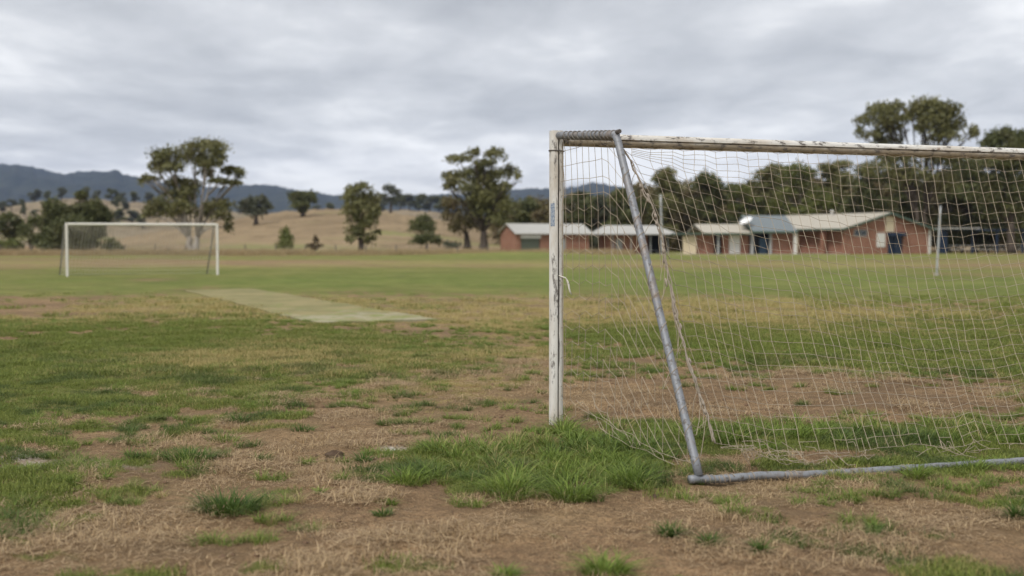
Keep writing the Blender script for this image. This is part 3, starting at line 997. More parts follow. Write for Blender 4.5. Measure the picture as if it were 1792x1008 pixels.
FARSPOT = [(20, 366, 10), (38, 364, 8), (60, 350, 12), (84, 346, 10), (108, 347, 12), (150, 345, 11), (172, 348, 10), (196, 349, 12), (215, 351, 9), (236, 352, 10), (258, 354, 11),
           (42, 377, 9), (62, 380, 8), (205, 362, 11), (216, 366, 10), (208, 390, 15), (232, 392, 14), (190, 386, 12), (262, 380, 13), (250, 396, 14), (5, 372, 12), (285, 362, 12), (420, 372, 12),
           (440, 376, 12), (555, 372, 10), (580, 370, 12), (668, 365, 14), (700, 362, 16), (716, 364, 15), (733, 362, 16), (752, 365, 15), (768, 366, 16), (786, 368, 14), (905, 380, 14), (925, 380, 13), (945, 380, 14)]
rg = np.random.default_rng(77)
for i, (px, py, hpx) in enumerate(FARSPOT):
    b = hill_at(FHV, px, py + 3, 560, 950)
    s = hpx * 1.75 * b[1] / FPX / 9.0
    if py < 356 and px < 300: lab = 'small dark tree on the skyline of the far dry hill at left'
    elif px < 300: lab = 'small dark tree on the lower slope of the far dry hill at left'
    elif px < 600: lab = 'small tree showing over the left shoulder of the paddock hill'
    elif px < 850: lab = 'grey-green tree in the row behind the right shoulder of the paddock hill'
    else: lab = 'far tree in the gap between the domed gum and the small shed'
    if i < 4:
        t = make_tree('hillside_tree', b, gum_clumps(b, 9.0, 9.5, np.random.default_rng(200 + i), 7, 0.25), lab, leaf=M_LEAFD if i % 2 else M_LEAFG, bark=M_BARKD, trunk_r=0.4, fork=0.25, dens=2.2, size=1.2, seed=200 + i, group='trees on the far hillside')
        t.scale = (s, s, s)
        PROTO.append(t)
    else:
        copy_tree(PROTO[i % 4], b, s, rg.random() * 6.28, lab)

# ------------------------------------------------------------------ wire fence along the far side of the field
def build_fence():
    x0, x1, Y = -72.0, -3.0, 142.0
    root = thing('wire_fence', (x0, Y, 0), 'low post and wire farm fence along the far edge of the field', 'fence')
    mw = mat_plain('grey_fence_timber', (0.17, 0.145, 0.12), 0.9, 0.3, 2)
    mm = mat_plain('fence_wire', (0.22, 0.21, 0.20), 0.6, 0.1, 2, 0.5)
    rg = np.random.default_rng(4)
    n = 19
    for i in range(n):
        x = x0 + (x1 - x0) * i / (n - 1)
        b = MB()
        h = 1.25 + rg.random() * 0.15
        y = Y + 0.6 * math.sin(x * 0.11)
        b.tube([(x, y, -0.3), (x + rg.normal() * 0.02, y, h * 0.5), (x + rg.normal() * 0.05, y, h)], [0.085, 0.08, 0.07], 7)
        b.build('post', mw, root)
    for z in (0.35, 0.65, 0.92, 1.15):
        b = MB()
        xs = np.linspace(x0, x1, 60)
        b.tube(np.stack([xs, Y + 0.6 * np.sin(xs * 0.11), z + 0 * xs], -1), 0.008, 4)
        b.build('wire', mm, root)


build_fence()


# ------------------------------------------------------------------ buildings
def frame2(a):
    return np.array([math.cos(a), math.sin(a), 0]), np.array([-math.sin(a), math.cos(a), 0]), np.array([0, 0, 1.0])


M_ROOFW = mat_sheet('pale_grey_roof_sheet', (0.44, 0.43, 0.40), R(24))
M_ROOFC = mat_sheet('cream_roof_sheet', (0.44, 0.40, 0.325), R(-42))
M_ROOFD = mat_sheet('dark_grey_roof_sheet', (0.17, 0.195, 0.205), R(20))
M_FASC = mat_plain('green_fascia_paint', (0.085, 0.125, 0.095), 0.6)
M_WHITE = mat_plain('off_white_paint', (0.66, 0.64, 0.60), 0.6, 0.08)
M_CREAM = mat_plain('cream_paint', (0.62, 0.52, 0.36), 0.6, 0.08)
M_GREYP = mat_plain('grey_paint', (0.36, 0.36, 0.35), 0.6, 0.1)
M_ROLLER = mat_plain('grey_green_roller_door', (0.125, 0.14, 0.105), 0.55, 0.1)
M_NAVY = mat_plain('navy_paint', (0.018, 0.032, 0.062), 0.5, 0.2)
M_BLUE = mat_plain('faded_blue_door', (0.06, 0.105, 0.16), 0.5, 0.2)
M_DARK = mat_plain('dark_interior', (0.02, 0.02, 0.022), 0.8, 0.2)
M_GLASS = mat_plain('dark_window_glass', (0.03, 0.038, 0.042), 0.12, 0.1, 2, 0, 0, 0.6)
M_CONC = mat_plain('pale_concrete', (0.38, 0.35, 0.31), 0.9, 0.15, 1.0, 0, 0.2)


class Bld:
    """a building in its own frame: u along the front, w to the back, z up"""
    def __init__(s, name, p0, ang, label, cat='building'):
        s.o = np.array([p0[0], p0[1], 0.0])
        s.u, s.w, s.k = frame2(ang)
        s.root = thing(name, s.o, label, cat)
        s.ax = np.array([s.u, s.w, s.k])

    def P(s, a, b, z):
        return s.o + s.u * a + s.w * b + s.k * z

    def part(s, name, mat, boxes, parent=None, label=None):
        b = MB()
        for (a0, a1, b0, b1, z0, z1) in boxes:
            b.box(s.P((a0 + a1) / 2, (b0 + b1) / 2, (z0 + z1) / 2), (a1 - a0, b1 - b0, z1 - z0), s.ax)
        o = b.build(name, mat, parent or s.root)
        if label: o['label'] = label
        return o

    def gable(s, name, mat, a, b0, b1, z0, zr, th=0.22, z_base=0.0):
        """gable wall across depth b0..b1 at position a"""
        bm = (b0 + b1) / 2
        b = MB()
        b.prism([s.P(a, b0, z_base), s.P(a, b1, z_base), s.P(a, b1, z0), s.P(a, bm, zr), s.P(a, b0, z0)], s.u * th)
        return b.build(name, mat, s.root)

    def roof(s, name, mat, a0, a1, b0, b1, z0, zr, ov=0.35, th=0.10):
        """gable roof, ridge along u"""
        bm = (b0 + b1) / 2
        sl = (zr - z0) / (bm - b0)
        b = MB()
        lo = z0 - ov * sl
        b.prism([s.P(a0, b0 - ov, lo), s.P(a0, bm, zr), s.P(a0, b1 + ov, lo), s.P(a0, b1 + ov, lo + th), s.P(a0, bm, zr + th), s.P(a0, b0 - ov, lo + th)], s.u * (a1 - a0))
        return b.build(name, mat, s.root)


# small shed beside the near post
p = G(903, 442)
Y = 150.0
p = W(903, 442, Y)
sh = Bld('brick_shed', p, R(24), 'small brick shed with pale roof and grey-green roller door')
Ls, Ds = 11.0, 5.2
sh.part('wall', M_BRICK, [(0, 0.7, 0, 0.22, 0, 2.85), (3.55, Ls, 0, 0.22, 0, 2.85), (0.7, 3.55, 0, 0.22, 2.55, 2.85)])
sh.part('wall', M_BRICK, [(0.22, Ls - 0.22, Ds - 0.22, Ds, 0, 2.85)])
sh.gable('gable_wall', M_BRICK, 0.0, 0.225, Ds, 2.85, 4.0)
sh.gable('gable_wall', M_BRICK, Ls - 0.22, 0.225, Ds, 2.85, 4.0)
sh.roof('roof', M_ROOFW, -0.35, Ls + 0.4, 0, Ds, 2.9, 4.05)
sh.part('roller_door', M_ROLLER, [(0.75, 3.5, 0.10, 0.16, 0.0, 2.1)] + [(0.78, 3.47, 0.075, 0.10, z, z + 0.06) for z in np.arange(0.1, 2.05, 0.14)])
sh.part('roller_box', M_WHITE, [(0.66, 3.6, -0.16, 0.06, 2.12, 2.52)])
sh.part('gutter', M_WHITE, [(-0.3, Ls + 0.3, -0.47, -0.36, 2.68, 2.80)])
dw = sh.part('door', M_GREYP, [(6.4, 7.35, -0.03, 0.0, 0.05, 2.1)])
sh.part('handle', M_DARK, [(7.2, 7.26, -0.07, -0.03, 1.0, 1.12)], dw)
sh.part('apron_slab', M_CONC, [(-0.5, Ls + 0.5, -2.0, -0.02, -0.2, 0.06)])

# second shed with a veranda
p = W(1072, 442, 153.0)
s2 = Bld('brick_shed', p, R(16), 'long low brick shed with pale hipped roof and open veranda posts')
L2 = 8.2
s2.part('wall', M_BRICK, [(0.0, 5.6, 1.2, 1.42, 0, 2.8)])
s2.part('wall', M_BRICK, [(0.0, 0.22, 1.43, 5.4, 0, 2.8)])
s2.part('wall', M_BRICK, [(L2 - 0.22, L2, 1.2, 5.4, 0, 2.8)])
s2.part('wall', M_BRICK, [(0.22, L2 - 0.22, 5.2, 5.42, 0, 2.8)])
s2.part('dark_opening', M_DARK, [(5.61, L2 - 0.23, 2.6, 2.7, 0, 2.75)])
d2 = s2.part('door', M_GREYP, [(0.9, 1.9, 1.16, 1.2, 0.04, 2.1)])
s2.part('handle', M_DARK, [(1.72, 1.78, 1.12, 1.16, 1.0, 1.12)], d2)
for a in (0.05, 2.7, 5.55, L2 - 0.1):
    s2.part('veranda_post', M_GREYP, [(a - 0.06, a + 0.06, -0.06, 0.06, 0, 2.72)])
s2.part('bench', M_GREYP, [(6.0, 7.6, 1.9, 2.3, 0.4, 0.48), (6.1, 6.2, 1.95, 2.25, 0, 0.4), (7.4, 7.5, 1.95, 2.25, 0, 0.4)])
b = MB()                                    # hipped roof
e0, e1, zE, zR = -1.3, L2 + 1.2, 2.75, 3.95
v = [s2.P(e0, -0.7, zE), s2.P(e1, -0.7, zE), s2.P(e1, 6.1, zE), s2.P(e0, 6.1, zE), s2.P(e0 + 1.2, 2.7, zR), s2.P(e1 - 1.9, 2.7, zR)]
v += [q - np.array([0, 0, 0.12]) for q in v[:4]]
b.add(v, [(0, 1, 5, 4), (1, 2, 5), (2, 3, 4, 5), (3, 0, 4), (0, 6, 7, 1), (1, 7, 8, 2), (2, 8, 9, 3), (3, 9, 6, 0), (9, 8, 7, 6)])
b.build('roof', M_ROOFW, s2.root)
s2.part('slab', M_CONC, [(-1.2, L2 + 1.0, -0.6, 5.4, -0.2, 0.03)])

# clubhouse: low left wing, dark-roofed middle, big gabled hall
p = W(1476, 443, 150.0)
HB = R(28)                                  # the gable runs to the right and away
ch = Bld('clubhouse', p, HB, 'red brick clubhouse with cream gabled roof, dark doorway and low left wing')
GW, GL = 16.4, 22.0                          # gable width, length to the back-left
zE, zA = 3.45, 5.55
# in this frame u runs along the gable wall, w runs back along the ridge (to the left in the photo)
b = MB()
bm = GW / 2
dA0, dA1, dT = 8.1, 11.0, 2.95               # doorway in the gable wall
b.prism([ch.P(0, 0, 0), ch.P(dA0, 0, 0), ch.P(dA0, 0, zE + (zA - zE) * 1.0 - 0.02), ch.P(bm, 0, zA), ch.P(0, 0, zE)], ch.w * 0.24)
b.prism([ch.P(dA1, 0, 0), ch.P(GW, 0, 0), ch.P(GW, 0, zE), ch.P(dA1, 0, zA - (zA - zE) * (dA1 - bm) / bm)], ch.w * 0.24)
b.prism([ch.P(dA0, 0, dT), ch.P(dA1, 0, dT), ch.P(dA1, 0, zA - (zA - zE) * (dA1 - bm) / bm), ch.P(dA0, 0, zA - (zA - zE) * (dA0 - bm) / bm)], ch.w * 0.24)
b.build('gable_wall', M_BRICK, ch.root)
ch.part('wall', M_BRICK, [(0.9, 1.12, 0.25, GL, 0, zE - 0.05)])
ch.part('wall', M_BRICK, [(GW - 0.24, GW, 0.25, GL, 0, zE - 0.05)])
ch.part('wall', M_BRICK, [(1.12, GW - 0.25, GL - 0.22, GL, 0, zE - 0.05)])
# roof slopes
for sgn, nm in ((0, 'roof'), (1, 'roof')):
    b = MB()
    ov = 0.55
    sl = (zA - zE) / bm
    if sgn == 0:
        a0, z0, a1, z1 = -ov, zE - ov * sl, bm, zA
    else:
        a0, z0, a1, z1 = GW + ov, zE - ov * sl, bm, zA
    b.prism([ch.P(a0, -0.5, z0 + 0.03), ch.P(a1, -0.5, z1 + 0.03), ch.P(a1, -0.5, z1 + 0.15), ch.P(a0, -0.5, z0 + 0.15)], ch.w * (GL + 0.9))
    rf = b.build(nm, M_ROOFC, ch.root)
    b = MB()
    b.prism([ch.P(a0, -0.56, z0 - 0.16), ch.P(a1, -0.56, z1 - 0.16), ch.P(a1, -0.56, z1 + 0.13), ch.P(a0, -0.56, z0 + 0.13)], ch.w * 0.05)
    b.build('barge_board', M_FASC, rf)
    if sgn == 0:
        b = MB()
        b.box(ch.P(-ov - 0.03, (GL + 0.9) / 2 - 0.5, z0 + 0.02), (0.10, GL + 0.9, 0.24), ch.ax)
        b.build('gutter', M_FASC, rf)
        b = MB()
        c0 = ch.P(bm - 0.9, 9.8, zA)
        b.tube([c0, c0 + (0, 0, 0.35), c0 + (0, 0, 0.5)], [0.14, 0.14, 0.28], 10)
        b.tube([c0 + (0, 0, 0.5), c0 + (0, 0, 0.68)], [0.30, 0.12], 10)
        b.build('vent', M_WHITE, rf)
wd = ch.part('window', M_GLASS, [(1.97, 4.1, -0.02, 0.0, 2.5, 3.2)], None)
ch.part('frame', M_GREYP, [(1.87, 4.2, -0.05, 0.0, 3.2, 3.3), (1.87, 4.2, -0.05, 0.0, 2.4, 2.5), (1.87, 1.97, -0.05, 0, 2.5, 3.2), (4.1, 4.2, -0.05, 0, 2.5, 3.2), (3.0, 3.08, -0.05, 0, 2.5, 3.2)], wd)
ch.part('notice_board', M_WHITE, [(6.0, 7.55, -0.07, -0.005, 0.95, 2.85)])
ch.part('panel', M_CREAM, [(7.62, 9.2, -0.07, -0.005, 3.0, 5.1)], None, 'cream panel above the doorway')
ch.part('doorway', M_NAVY, [(dA0, dA1, 0.26, 0.34, 0, dT)])
dd_ = ch.part('door', M_NAVY, [(9.5, 10.9, 0.12, 0.2, 0.02, 2.5)])
ch.part('handle', M_GREYP, [(9.62, 9.69, 0.06, 0.12, 1.0, 1.2)], dd_)
ch.part('awning', M_NAVY, [(7.9, 11.2, -0.55, -0.02, 2.45, 2.93)])
ch.part('downpipe', M_WHITE, [(GW - 0.55, GW - 0.1, -0.09, -0.005, 0, 3.3)])
# veranda side of the hall (faces left)
for q, mt in ((3.4, M_BRICK), (8.8, M_CREAM)):
    ch.part('veranda_pillar', mt, [(-0.35, 0.15, q, q + 0.55, 0, zE - 0.28)])
ch.part('slab', M_CONC, [(-0.6, 0.88, -0.3, GL, -0.2, 0.05)])
# middle wing with the dark roof, front facing the field; its own axes
mu, mw_, mk = frame2(R(8))
o_m = W(1316, 443, 150.5)
o_m[2] = 0


def mpart(name, mat, boxes, parent=None):
    b = MB()
    for (a0, a1, b0, b1, z0, z1) in boxes:
        b.box(o_m + mu * (a0 + a1) / 2 + mw_ * (b0 + b1) / 2 + np.array([0, 0, (z0 + z1) / 2]), (a1 - a0, b1 - b0, z1 - z0), np.array([mu, mw_, mk]))
    return b.build(name, mat, parent or ch.root)


mpart('wall', M_BRICK, [(2.9, 5.6, 0.6, 0.84, 0, 2.75)])
mpart('wall', M_BRICK, [(-3.9, -0.3, 0.7, 0.94, 0, 2.7), (-6.6, -5.0, 0.75, 0.99, 0, 2.7)])
mpart('wall', M_BRICK, [(-6.6, 5.6, 6.0, 6.24, 0, 2.7)])
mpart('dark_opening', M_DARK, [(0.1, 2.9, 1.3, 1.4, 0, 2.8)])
bd = mpart('door', M_BLUE, [(1.5, 2.6, 1.22, 1.29, 0.03, 2.15)])
mpart('handle', M_GREYP, [(1.6, 1.66, 1.16, 1.22, 1.0, 1.15)], bd)
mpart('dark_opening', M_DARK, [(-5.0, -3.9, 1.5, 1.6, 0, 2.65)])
mpart('veranda_post', M_GREYP, [(-0.15, 0.2, -0.05, 0.3, 0, 2.85)])
mpart('veranda_post', M_GREYP, [(2.45, 2.72, -0.05, 0.22, 0, 2.85)])
mpart('veranda_post', M_WHITE, [(5.7, 6.05, -0.5, -0.15, 0, 2.9)])
mpart('veranda_post', M_GREYP, [(-4.85, -4.6, -0.2, 0.05, 0, 2.7)])
mpart('panel', M_WHITE, [(-2.95, -1.45, 0.60, 0.695, 0.1, 2.55)])
mpart('panel', M_CREAM, [(-9.4, -7.6, 0.3, 0.5, 0.0, 2.45)])
mpart('wall', M_BRICK, [(-7.55, -6.65, 0.8, 1.04, 0, 2.6)])
b = MB()
zz = lambda a, bb, z: o_m + mu * a + mw_ * bb + np.array([0, 0, z])
b.prism([zz(-0.2, -0.7, 2.95), zz(-0.2, 3.6, 5.15), zz(-0.2, 7.2, 2.95), zz(-0.2, 7.2, 3.08), zz(-0.2, 3.6, 5.28), zz(-0.2, -0.7, 3.08)], mu * 6.25)
mr = b.build('roof', M_ROOFD, ch.root)
b = MB()
b.prism([zz(-0.26, -0.75, 2.85), zz(-0.26, 3.6, 5.05), zz(-0.26, 3.6, 5.30), zz(-0.26, -0.75, 3.1)], mu * 0.06)
b.box(zz(2.925, -0.745, 2.96), (6.25, 0.08, 0.26), np.array([mu, mw_, mk]))
b.build('barge_board', M_FASC, mr)
b = MB()
b.prism([zz(-6.9, -0.7, 2.72), zz(-6.9, 3.6, 3.95), zz(-6.9, 7.2, 2.72), zz(-6.9, 7.2, 2.84), zz(-6.9, 3.6, 4.07), zz(-6.9, -0.7, 2.84)], mu * 6.6)
lr = b.build('roof', M_ROOFC, ch.root)
b = MB()
b.box(zz(-3.6, -0.74, 2.72), (6.6, 0.08, 0.24), np.array([mu, mw_, mk]))
b.box(zz(-8.3, 2.6, 2.72), (2.6, 6.0, 0.22), np.array([mu, mw_, mk]))
b.build('gutter', M_FASC, lr)
mpart('slab', M_CONC, [(-9.6, 6.3, -1.2, 6.0, -0.2, 0.04)])
# satellite dish on the roof
sp_ = zz(-0.55, 0.9, 3.4)
dish = thing('satellite_dish', sp_, 'white satellite dish tilted on the roof between the cream and dark wings', 'satellite dish')
b = MB()
k = 20
rings = []
ax1 = np.array([0.88, 0.0, 0.47]); nrm = np.array([-0.40, -0.42, 0.82]); nrm -= ax1 * nrm.dot(ax1); nrm /= np.linalg.norm(nrm); ax2 = np.cross(nrm, ax1)
cd = sp_ + np.array([0, -0.2, 0.95])
for rr_, dp in ((0.02, 0.0), (0.4, 0.05), (0.7, 0.14), (0.9, 0.23)):
    th = np.arange(k) / k * 2 * math.pi
    rings.append(cd + nrm * dp + rr_ * (np.cos(th)[:, None] * ax1 * 1.0 + np.sin(th)[:, None] * ax2 * 0.8))
v = np.vstack(rings + [q - nrm * 0.05 for q in rings])
f = []
for i in range(3):
    for j in range(k):
        f.append((i * k + j, i * k + (j + 1) % k, (i + 1) * k + (j + 1) % k, (i + 1) * k + j))
        f.append((4 * k + i * k + (j + 1) % k, 4 * k + i * k + j, 4 * k + (i + 1) * k + j, 4 * k + (i + 1) * k + (j + 1) % k))
for j in range(k):
    f.append((3 * k + j, 3 * k + (j + 1) % k, 7 * k + (j + 1) % k, 7 * k + j))
b.add(v, f)
b.build('reflector', mat_plain('white_enamel', (0.80, 0.80, 0.79), 0.4, 0.04), dish.id_data, True)
b = MB()
b.tube([sp_ - (0, 0, 0.4), cd - nrm * 0.04], 0.06, 8)
b.build('mast', M_GREYP, dish)
b = MB()
b.tube([cd + ax2 * -0.8 + nrm * 0.2, cd + nrm * 0.9], 0.03, 6)
b.tube([cd + nrm * 0.85, cd + nrm * 1.05], 0.08, 8)
b.build('feed_arm', M_GREYP, dish)

# open shelter at the right
p = W(1646, 441, 160.0)
ss = Bld('open_shelter', p, R(6), 'open-sided dark shelter with flat pale roof under the right-hand trees', 'shelter')
ss.part('roof', M_ROOFW, [(0.2, 5.2, -1.3, 3.0, 3.5, 3.66)])
ss.part('roof_beam', M_NAVY, [(0.0, 12.5, -0.2, 0.0, 3.25, 3.48)])
ss.part('wall_panel', M_NAVY, [(0.0, 1.1, 0.2, 0.35, 0, 3.2)])
for a in (0.1, 4.6, 8.3, 12.2):
    ss.part('post', M_NAVY, [(a, a + 0.28, 0.02, 0.18, 0, 3.24)])
for z in (0.55, 1.1):
    ss.part('rail', M_GREYP, [(1.3, 12.3, 0.05, 0.12, z, z + 0.08)])
for a0 in (2.0, 6.0):
    ss.part('bench', M_DARK, [(a0, a0 + 2.2, 1.2, 1.7, 0.42, 0.5), (a0 + 0.2, a0 + 0.3, 1.25, 1.65, 0, 0.42), (a0 + 1.9, a0 + 2.0, 1.25, 1.65, 0, 0.42)])


# poles
def pole(name, px_b, py_b, px_t, py_t, Y, r, label, head=False):
    b0, t0 = W(px_b, py_b, Y), W(px_t, py_t, Y)
    b0[2] = 0
    root = thing(name, b0, label, 'pole')
    b = MB()
    t = np.linspace(0, 1, 8)[:, None]
    pts = b0 * (1 - t) + t0 * t
    pts[0, 2] -= 0.3
    b.tube(pts, np.linspace(r, r * 0.72, 8), 10)
    b.build('shaft', M_GALVP, root, True)
    b = MB()
    b.tube([b0 - (0, 0, 0.1), b0 + (0, 0, 0.12)], r * 1.9, 10)
    b.build('footing', M_CONC, root)
    b = MB()
    if head:
        b.box(t0 + (0, 0, 0.02), (1.5, 0.12, 0.12))
        b.build('cross_arm', M_GALVP, root)
        for s in (-0.55, 0.55):
            b = MB()
            b.box(t0 + (s, -0.15, 0.2), (0.45, 0.3, 0.32), np.array([[1, 0, 0], [0, 0.9, -0.43], [0, 0.43, 0.9]]))
            b.build('floodlight', M_GREYP, root)
    else:
        b.tube([t0 - (0, 0, 0.02), t0 + (0, 0, 0.05)], [r * 0.85, r * 0.5], 10)
        b.build('cap', M_GALVP, root)
    return root


M_GALVP = mat_plain('pale_galvanised_pole', (0.42, 0.43, 0.43), 0.5, 0.15, 2, 0.2)
pole('light_pole', 1159, 441, 1156, 341, 146, 0.17, 'tall grey pole in front of the second shed')
pole('field_pole', 1639, 481, 1646, 362, 52.5, 0.055, 'thin leaning grey pole at the field edge before the clubhouse corner')

# ------------------------------------------------------------------ goals
def profile_bar(p0, p1, rear, up, r=0.056, notch=True, k=28, seg=40, squash=1.0, seed=0):
    """hollow-section goal bar with a net groove on its rear face"""
    p0, p1 = np.array(p0, float), np.array(p1, float)
    rear = rear / np.linalg.norm(rear)
    b = MB()
    th = np.arange(k) / k * 2 * math.pi
    n = 2.8
    rad = 1.0 / (np.abs(np.cos(th)) ** n + np.abs(np.sin(th)) ** n) ** (1 / n)
    rad = rad * r
    if notch:
        rad[0] = r * 0.52
        rad = np.where(np.abs(((th + math.pi) % (2 * math.pi)) - math.pi) < 0.12, r * 0.52, rad)
        # sharp lips
        th = th.copy()
        th[1] = 0.15; th[-1] = 2 * math.pi - 0.15
    t = np.linspace(0, 1, seg)
    V, F = [], []
    rg = np.random.default_rng(seed)
    for i, s in enumerate(t):
        c = p0 + (p1 - p0) * s
        rr_ = rad * (1 + 0.02 * (vnoise(np.array(s * 30.0), np.array(1.0), seed) - 0.5))
        V.append(c + rr_[:, None] * (np.cos(th)[:, None] * rear + np.sin(th)[:, None] * up))
    for i in range(seg - 1):
        for j in range(k):
            F.append((i * k + j, i * k + (j + 1) % k, (i + 1) * k + (j + 1) % k, (i + 1) * k + j))
    F.append(tuple(range(k - 1, -1, -1)))
    F.append(tuple((seg - 1) * k + j for j in range(k)))
    b.add(np.vstack(V), F)
    return b


def helix(p0, p1, r, pitch, cord, wob=0.25, seed=0, k=5):
    p0, p1 = np.array(p0, float), np.array(p1, float)
    L = np.linalg.norm(p1 - p0)
    d = (p1 - p0) / L
    a = np.cross(d, [0, 1, 0.3]); a /= np.linalg.norm(a)
    c = np.cross(d, a)
    n = int(L / pitch * 14)
    s = np.linspace(0, 1, n)
    ph = s * L / pitch * 2 * math.pi + wob * 4 * vnoise(s * L * 4, s * 0, seed)
    b = MB()
    b.tube(p0 + (p1 - p0) * s[:, None] + (r + cord * 0.6) * (np.cos(ph)[:, None] * a + np.sin(ph)[:, None] * c), cord, k)
    return b


def cords(b, P, rad, mask_h=None, mask_v=None, k=4):
    """net cords along both directions of a node grid P[i, j]; i rows, j columns; drooping between the knots"""
    n, m_ = P.shape[:2]
    for i in range(n):
        j = 0
        while j < m_ - 1:
            if mask_h is not None and not mask_h[i, j]:
                j += 1
                continue
            j2 = j
            while j2 < m_ - 1 and (mask_h is None or mask_h[i, j2]):
                j2 += 1
            b.tube(P[i, j:j2 + 1], rad, k, False)
            j = j2
    for j in range(m_):
        i = 0
        while i < n - 1:
            if mask_v is not None and not mask_v[i, j]:
                i += 1
                continue
            i2 = i
            while i2 < n - 1 and (mask_v is None or mask_v[i2, j]):
                i2 += 1
            b.tube(P[i:i2 + 1, j], rad, k, False)
            i = i2


def knots(b, P, r, mask=None):
    oc = np.array([[1, 0, 0], [-1, 0, 0], [0, 1, 0], [0, -1, 0], [0, 0, 1], [0, 0, -1]]) * r
    fc = [(0, 2, 4), (2, 1, 4), (1, 3, 4), (3, 0, 4), (2, 0, 5), (1, 2, 5), (3, 1, 5), (0, 3, 5)]
    for q in P.reshape(-1, 3) if mask is None else P[mask]:
        b.add(q + oc, fc)


def near_goal():
    P0 = G(973, 741)
    P0[2] = 0
    ang = R(19.2)
    u = np.array([math.cos(ang), math.sin(ang), 0])
    w = np.array([math.sin(ang), -math.cos(ang), 0])          # to the rear, toward the camera
    zv = np.array([0, 0, 1.0])
    WD, HT = 7.32, 2.44
    root = thing('soccer_goal', P0, 'near full-size white goal with peeling paint, grey stanchions and torn sagging net', 'goal')
    r = 0.056
    zc = HT - r
    rg = np.random.default_rng(5)
    P1 = P0 + u * WD
    lp = profile_bar(P0 + zv * -0.25, P0 + zv * (HT + 0.012), w, u, r, seed=1).build('post', M_PAINT, root)
    profile_bar(P1 + zv * -0.25, P1 + zv * (HT + 0.012), w, u, r, seed=2).build('post', M_PAINT, root)
    profile_bar(P0 + u * 0.057 + zv * zc, P1 - u * 0.057 + zv * zc, w, zv, r, seg=90, seed=3).build('crossbar', M_PAINTX, root)
    # top stays, raked stanchions, ground frame
    bend = P0 + w * 1.20 + zv * 2.312
    baseL = G(1212, 830); baseL[2] = 0.05
    gb_px = [(1206, 840), (1260, 836), (1330, 832), (1400, 829), (1480, 824), (1570, 820), (1680, 812), (1792, 805)]
    gb = np.array([G(q[0], q[1], 0.02) for q in gb_px])
    ext = gb[-1] - gb[-3]
    ext /= np.linalg.norm(ext)
    gb = np.vstack([gb, gb[-1] + ext * 1.5, gb[-1] + ext * 3.4])
    gb[:, 2] = [0.030, 0.018, 0.028, 0.020, 0.018, 0.026, 0.022, 0.024, 0.02, 0.02]
    fit = np.polyfit(gb[:, 0], zground(gb[:, 0], gb[:, 1]), 2)
    gb[:, 2] += np.polyval(fit, gb[:, 0]) + 0.006
    baseL = gb[0] + (gb[1] - gb[0]) / np.linalg.norm(gb[1] - gb[0]) * 0.07 + np.array([0, 0, 0.02])
    bendR = P1 + w * 1.20 + zv * 2.312
    baseR = gb[-1] + np.array([0, 0, 0.02])
    for sgn, (pp, bb, bs) in enumerate(((P0, bend, baseL), (P1, bendR, baseR))):
        pt = pp + w * 0.05 + zv * (HT - 0.03)
        t = np.linspace(0, 1, 10)[:, None]
        b = MB()
        pts = pt * (1 - t) + bb * t
        b.tube(pts, 0.029 + 0.003 * np.sin(np.arange(10) * 1.7), 12)
        st = b.build('top_stay', M_GALV, root, True)
        helix(pts[1], pts[-1], 0.030, 0.085, 0.0052, 2.4, 4 + sgn, 6).build('binding_rope', M_GREYROPE, st, True)
        b = MB()
        # elbow and raked leg
        d1 = (bb - pts[-2]) / np.linalg.norm(bb - pts[-2])
        leg = bs - bb
        d2 = leg / np.linalg.norm(leg)
        cur = [bb - d1 * 0.05 * (1 - q) ** 1 * 0 + (-d1 * (1 - q) ** 2 + d2 * q ** 2) * 0.06 for q in np.linspace(0, 1, 6)]
        t2 = np.linspace(0.03, 1, 24)[:, None]
        legp = bb + leg * t2
        b.tube(np.vstack([np.array(cur), legp]), 0.028, 14)
        sn = b.build('stanchion', M_GALV, root, True)
        helix(bb + leg * 0.10, bb + leg * 0.97, 0.0278, 0.15, 0.0030, 1.2, 9 + sgn).build('lacing', M_CORDD, sn, True)
        b = MB()
        b.tube([bb + d1 * 0.01 + zv * 0.022, bb + d1 * 0.06 + zv * 0.026], 0.016, 8)
        b.build('end_bolt', M_LACE, st)
    b = MB()
    tt = np.linspace(0, len(gb) - 1, 60)
    gbs = np.stack([np.interp(tt, np.arange(len(gb)), gb[:, q]) for q in range(3)], -1)
    b.tube(gbs, 0.0265 + 0.0018 * np.sin(np.arange(60) * 2.1), 12)
    gbar = b.build('ground_bar', M_GALV, root, True)
    for s in np.array([3.2, 6, 7.1, 11, 17, 18.2, 25, 33, 41, 48]):
        i = int(s)
        d = gbs[i + 1] - gbs[i]
        d /= np.linalg.norm(d)
        h = helix(gbs[i], gbs[i] + d * (0.04 + 0.06 * rg.random()), 0.027, 0.035, 0.0035, 0.3, i)
        h.build('tie', M_CORDD, gbar, True)
    # groove rope, band, sticker, strap on the left post
    b = MB()
    z = np.linspace(0.02, 2.36, 90)
    pr = P0 + w * (0.040) + u * 0.002 + zv * z[:, None]
    pr = pr + u * (0.008 * (vnoise(z * 7, z * 0, 3)[:, None] - 0.4)) + w * 0.014 * vnoise(z * 9, z * 0 + 2, 8)[:, None]
    b.tube(pr, 0.005, 6)
    b.build('groove_rope', M_LACE, lp, True)
    b = MB()
    pr2 = P0 + w * 0.052 + u * (0.030 + 0.02 * vnoise(z * 4, z * 0 + 5, 6))[:, None] + zv * z[:, None]
    b.tube(pr2[8:], 0.004, 5)
    b.build('edge_rope', M_CORD, lp, True)
    b = MB()
    th = np.linspace(0, 2 * math.pi, 33)
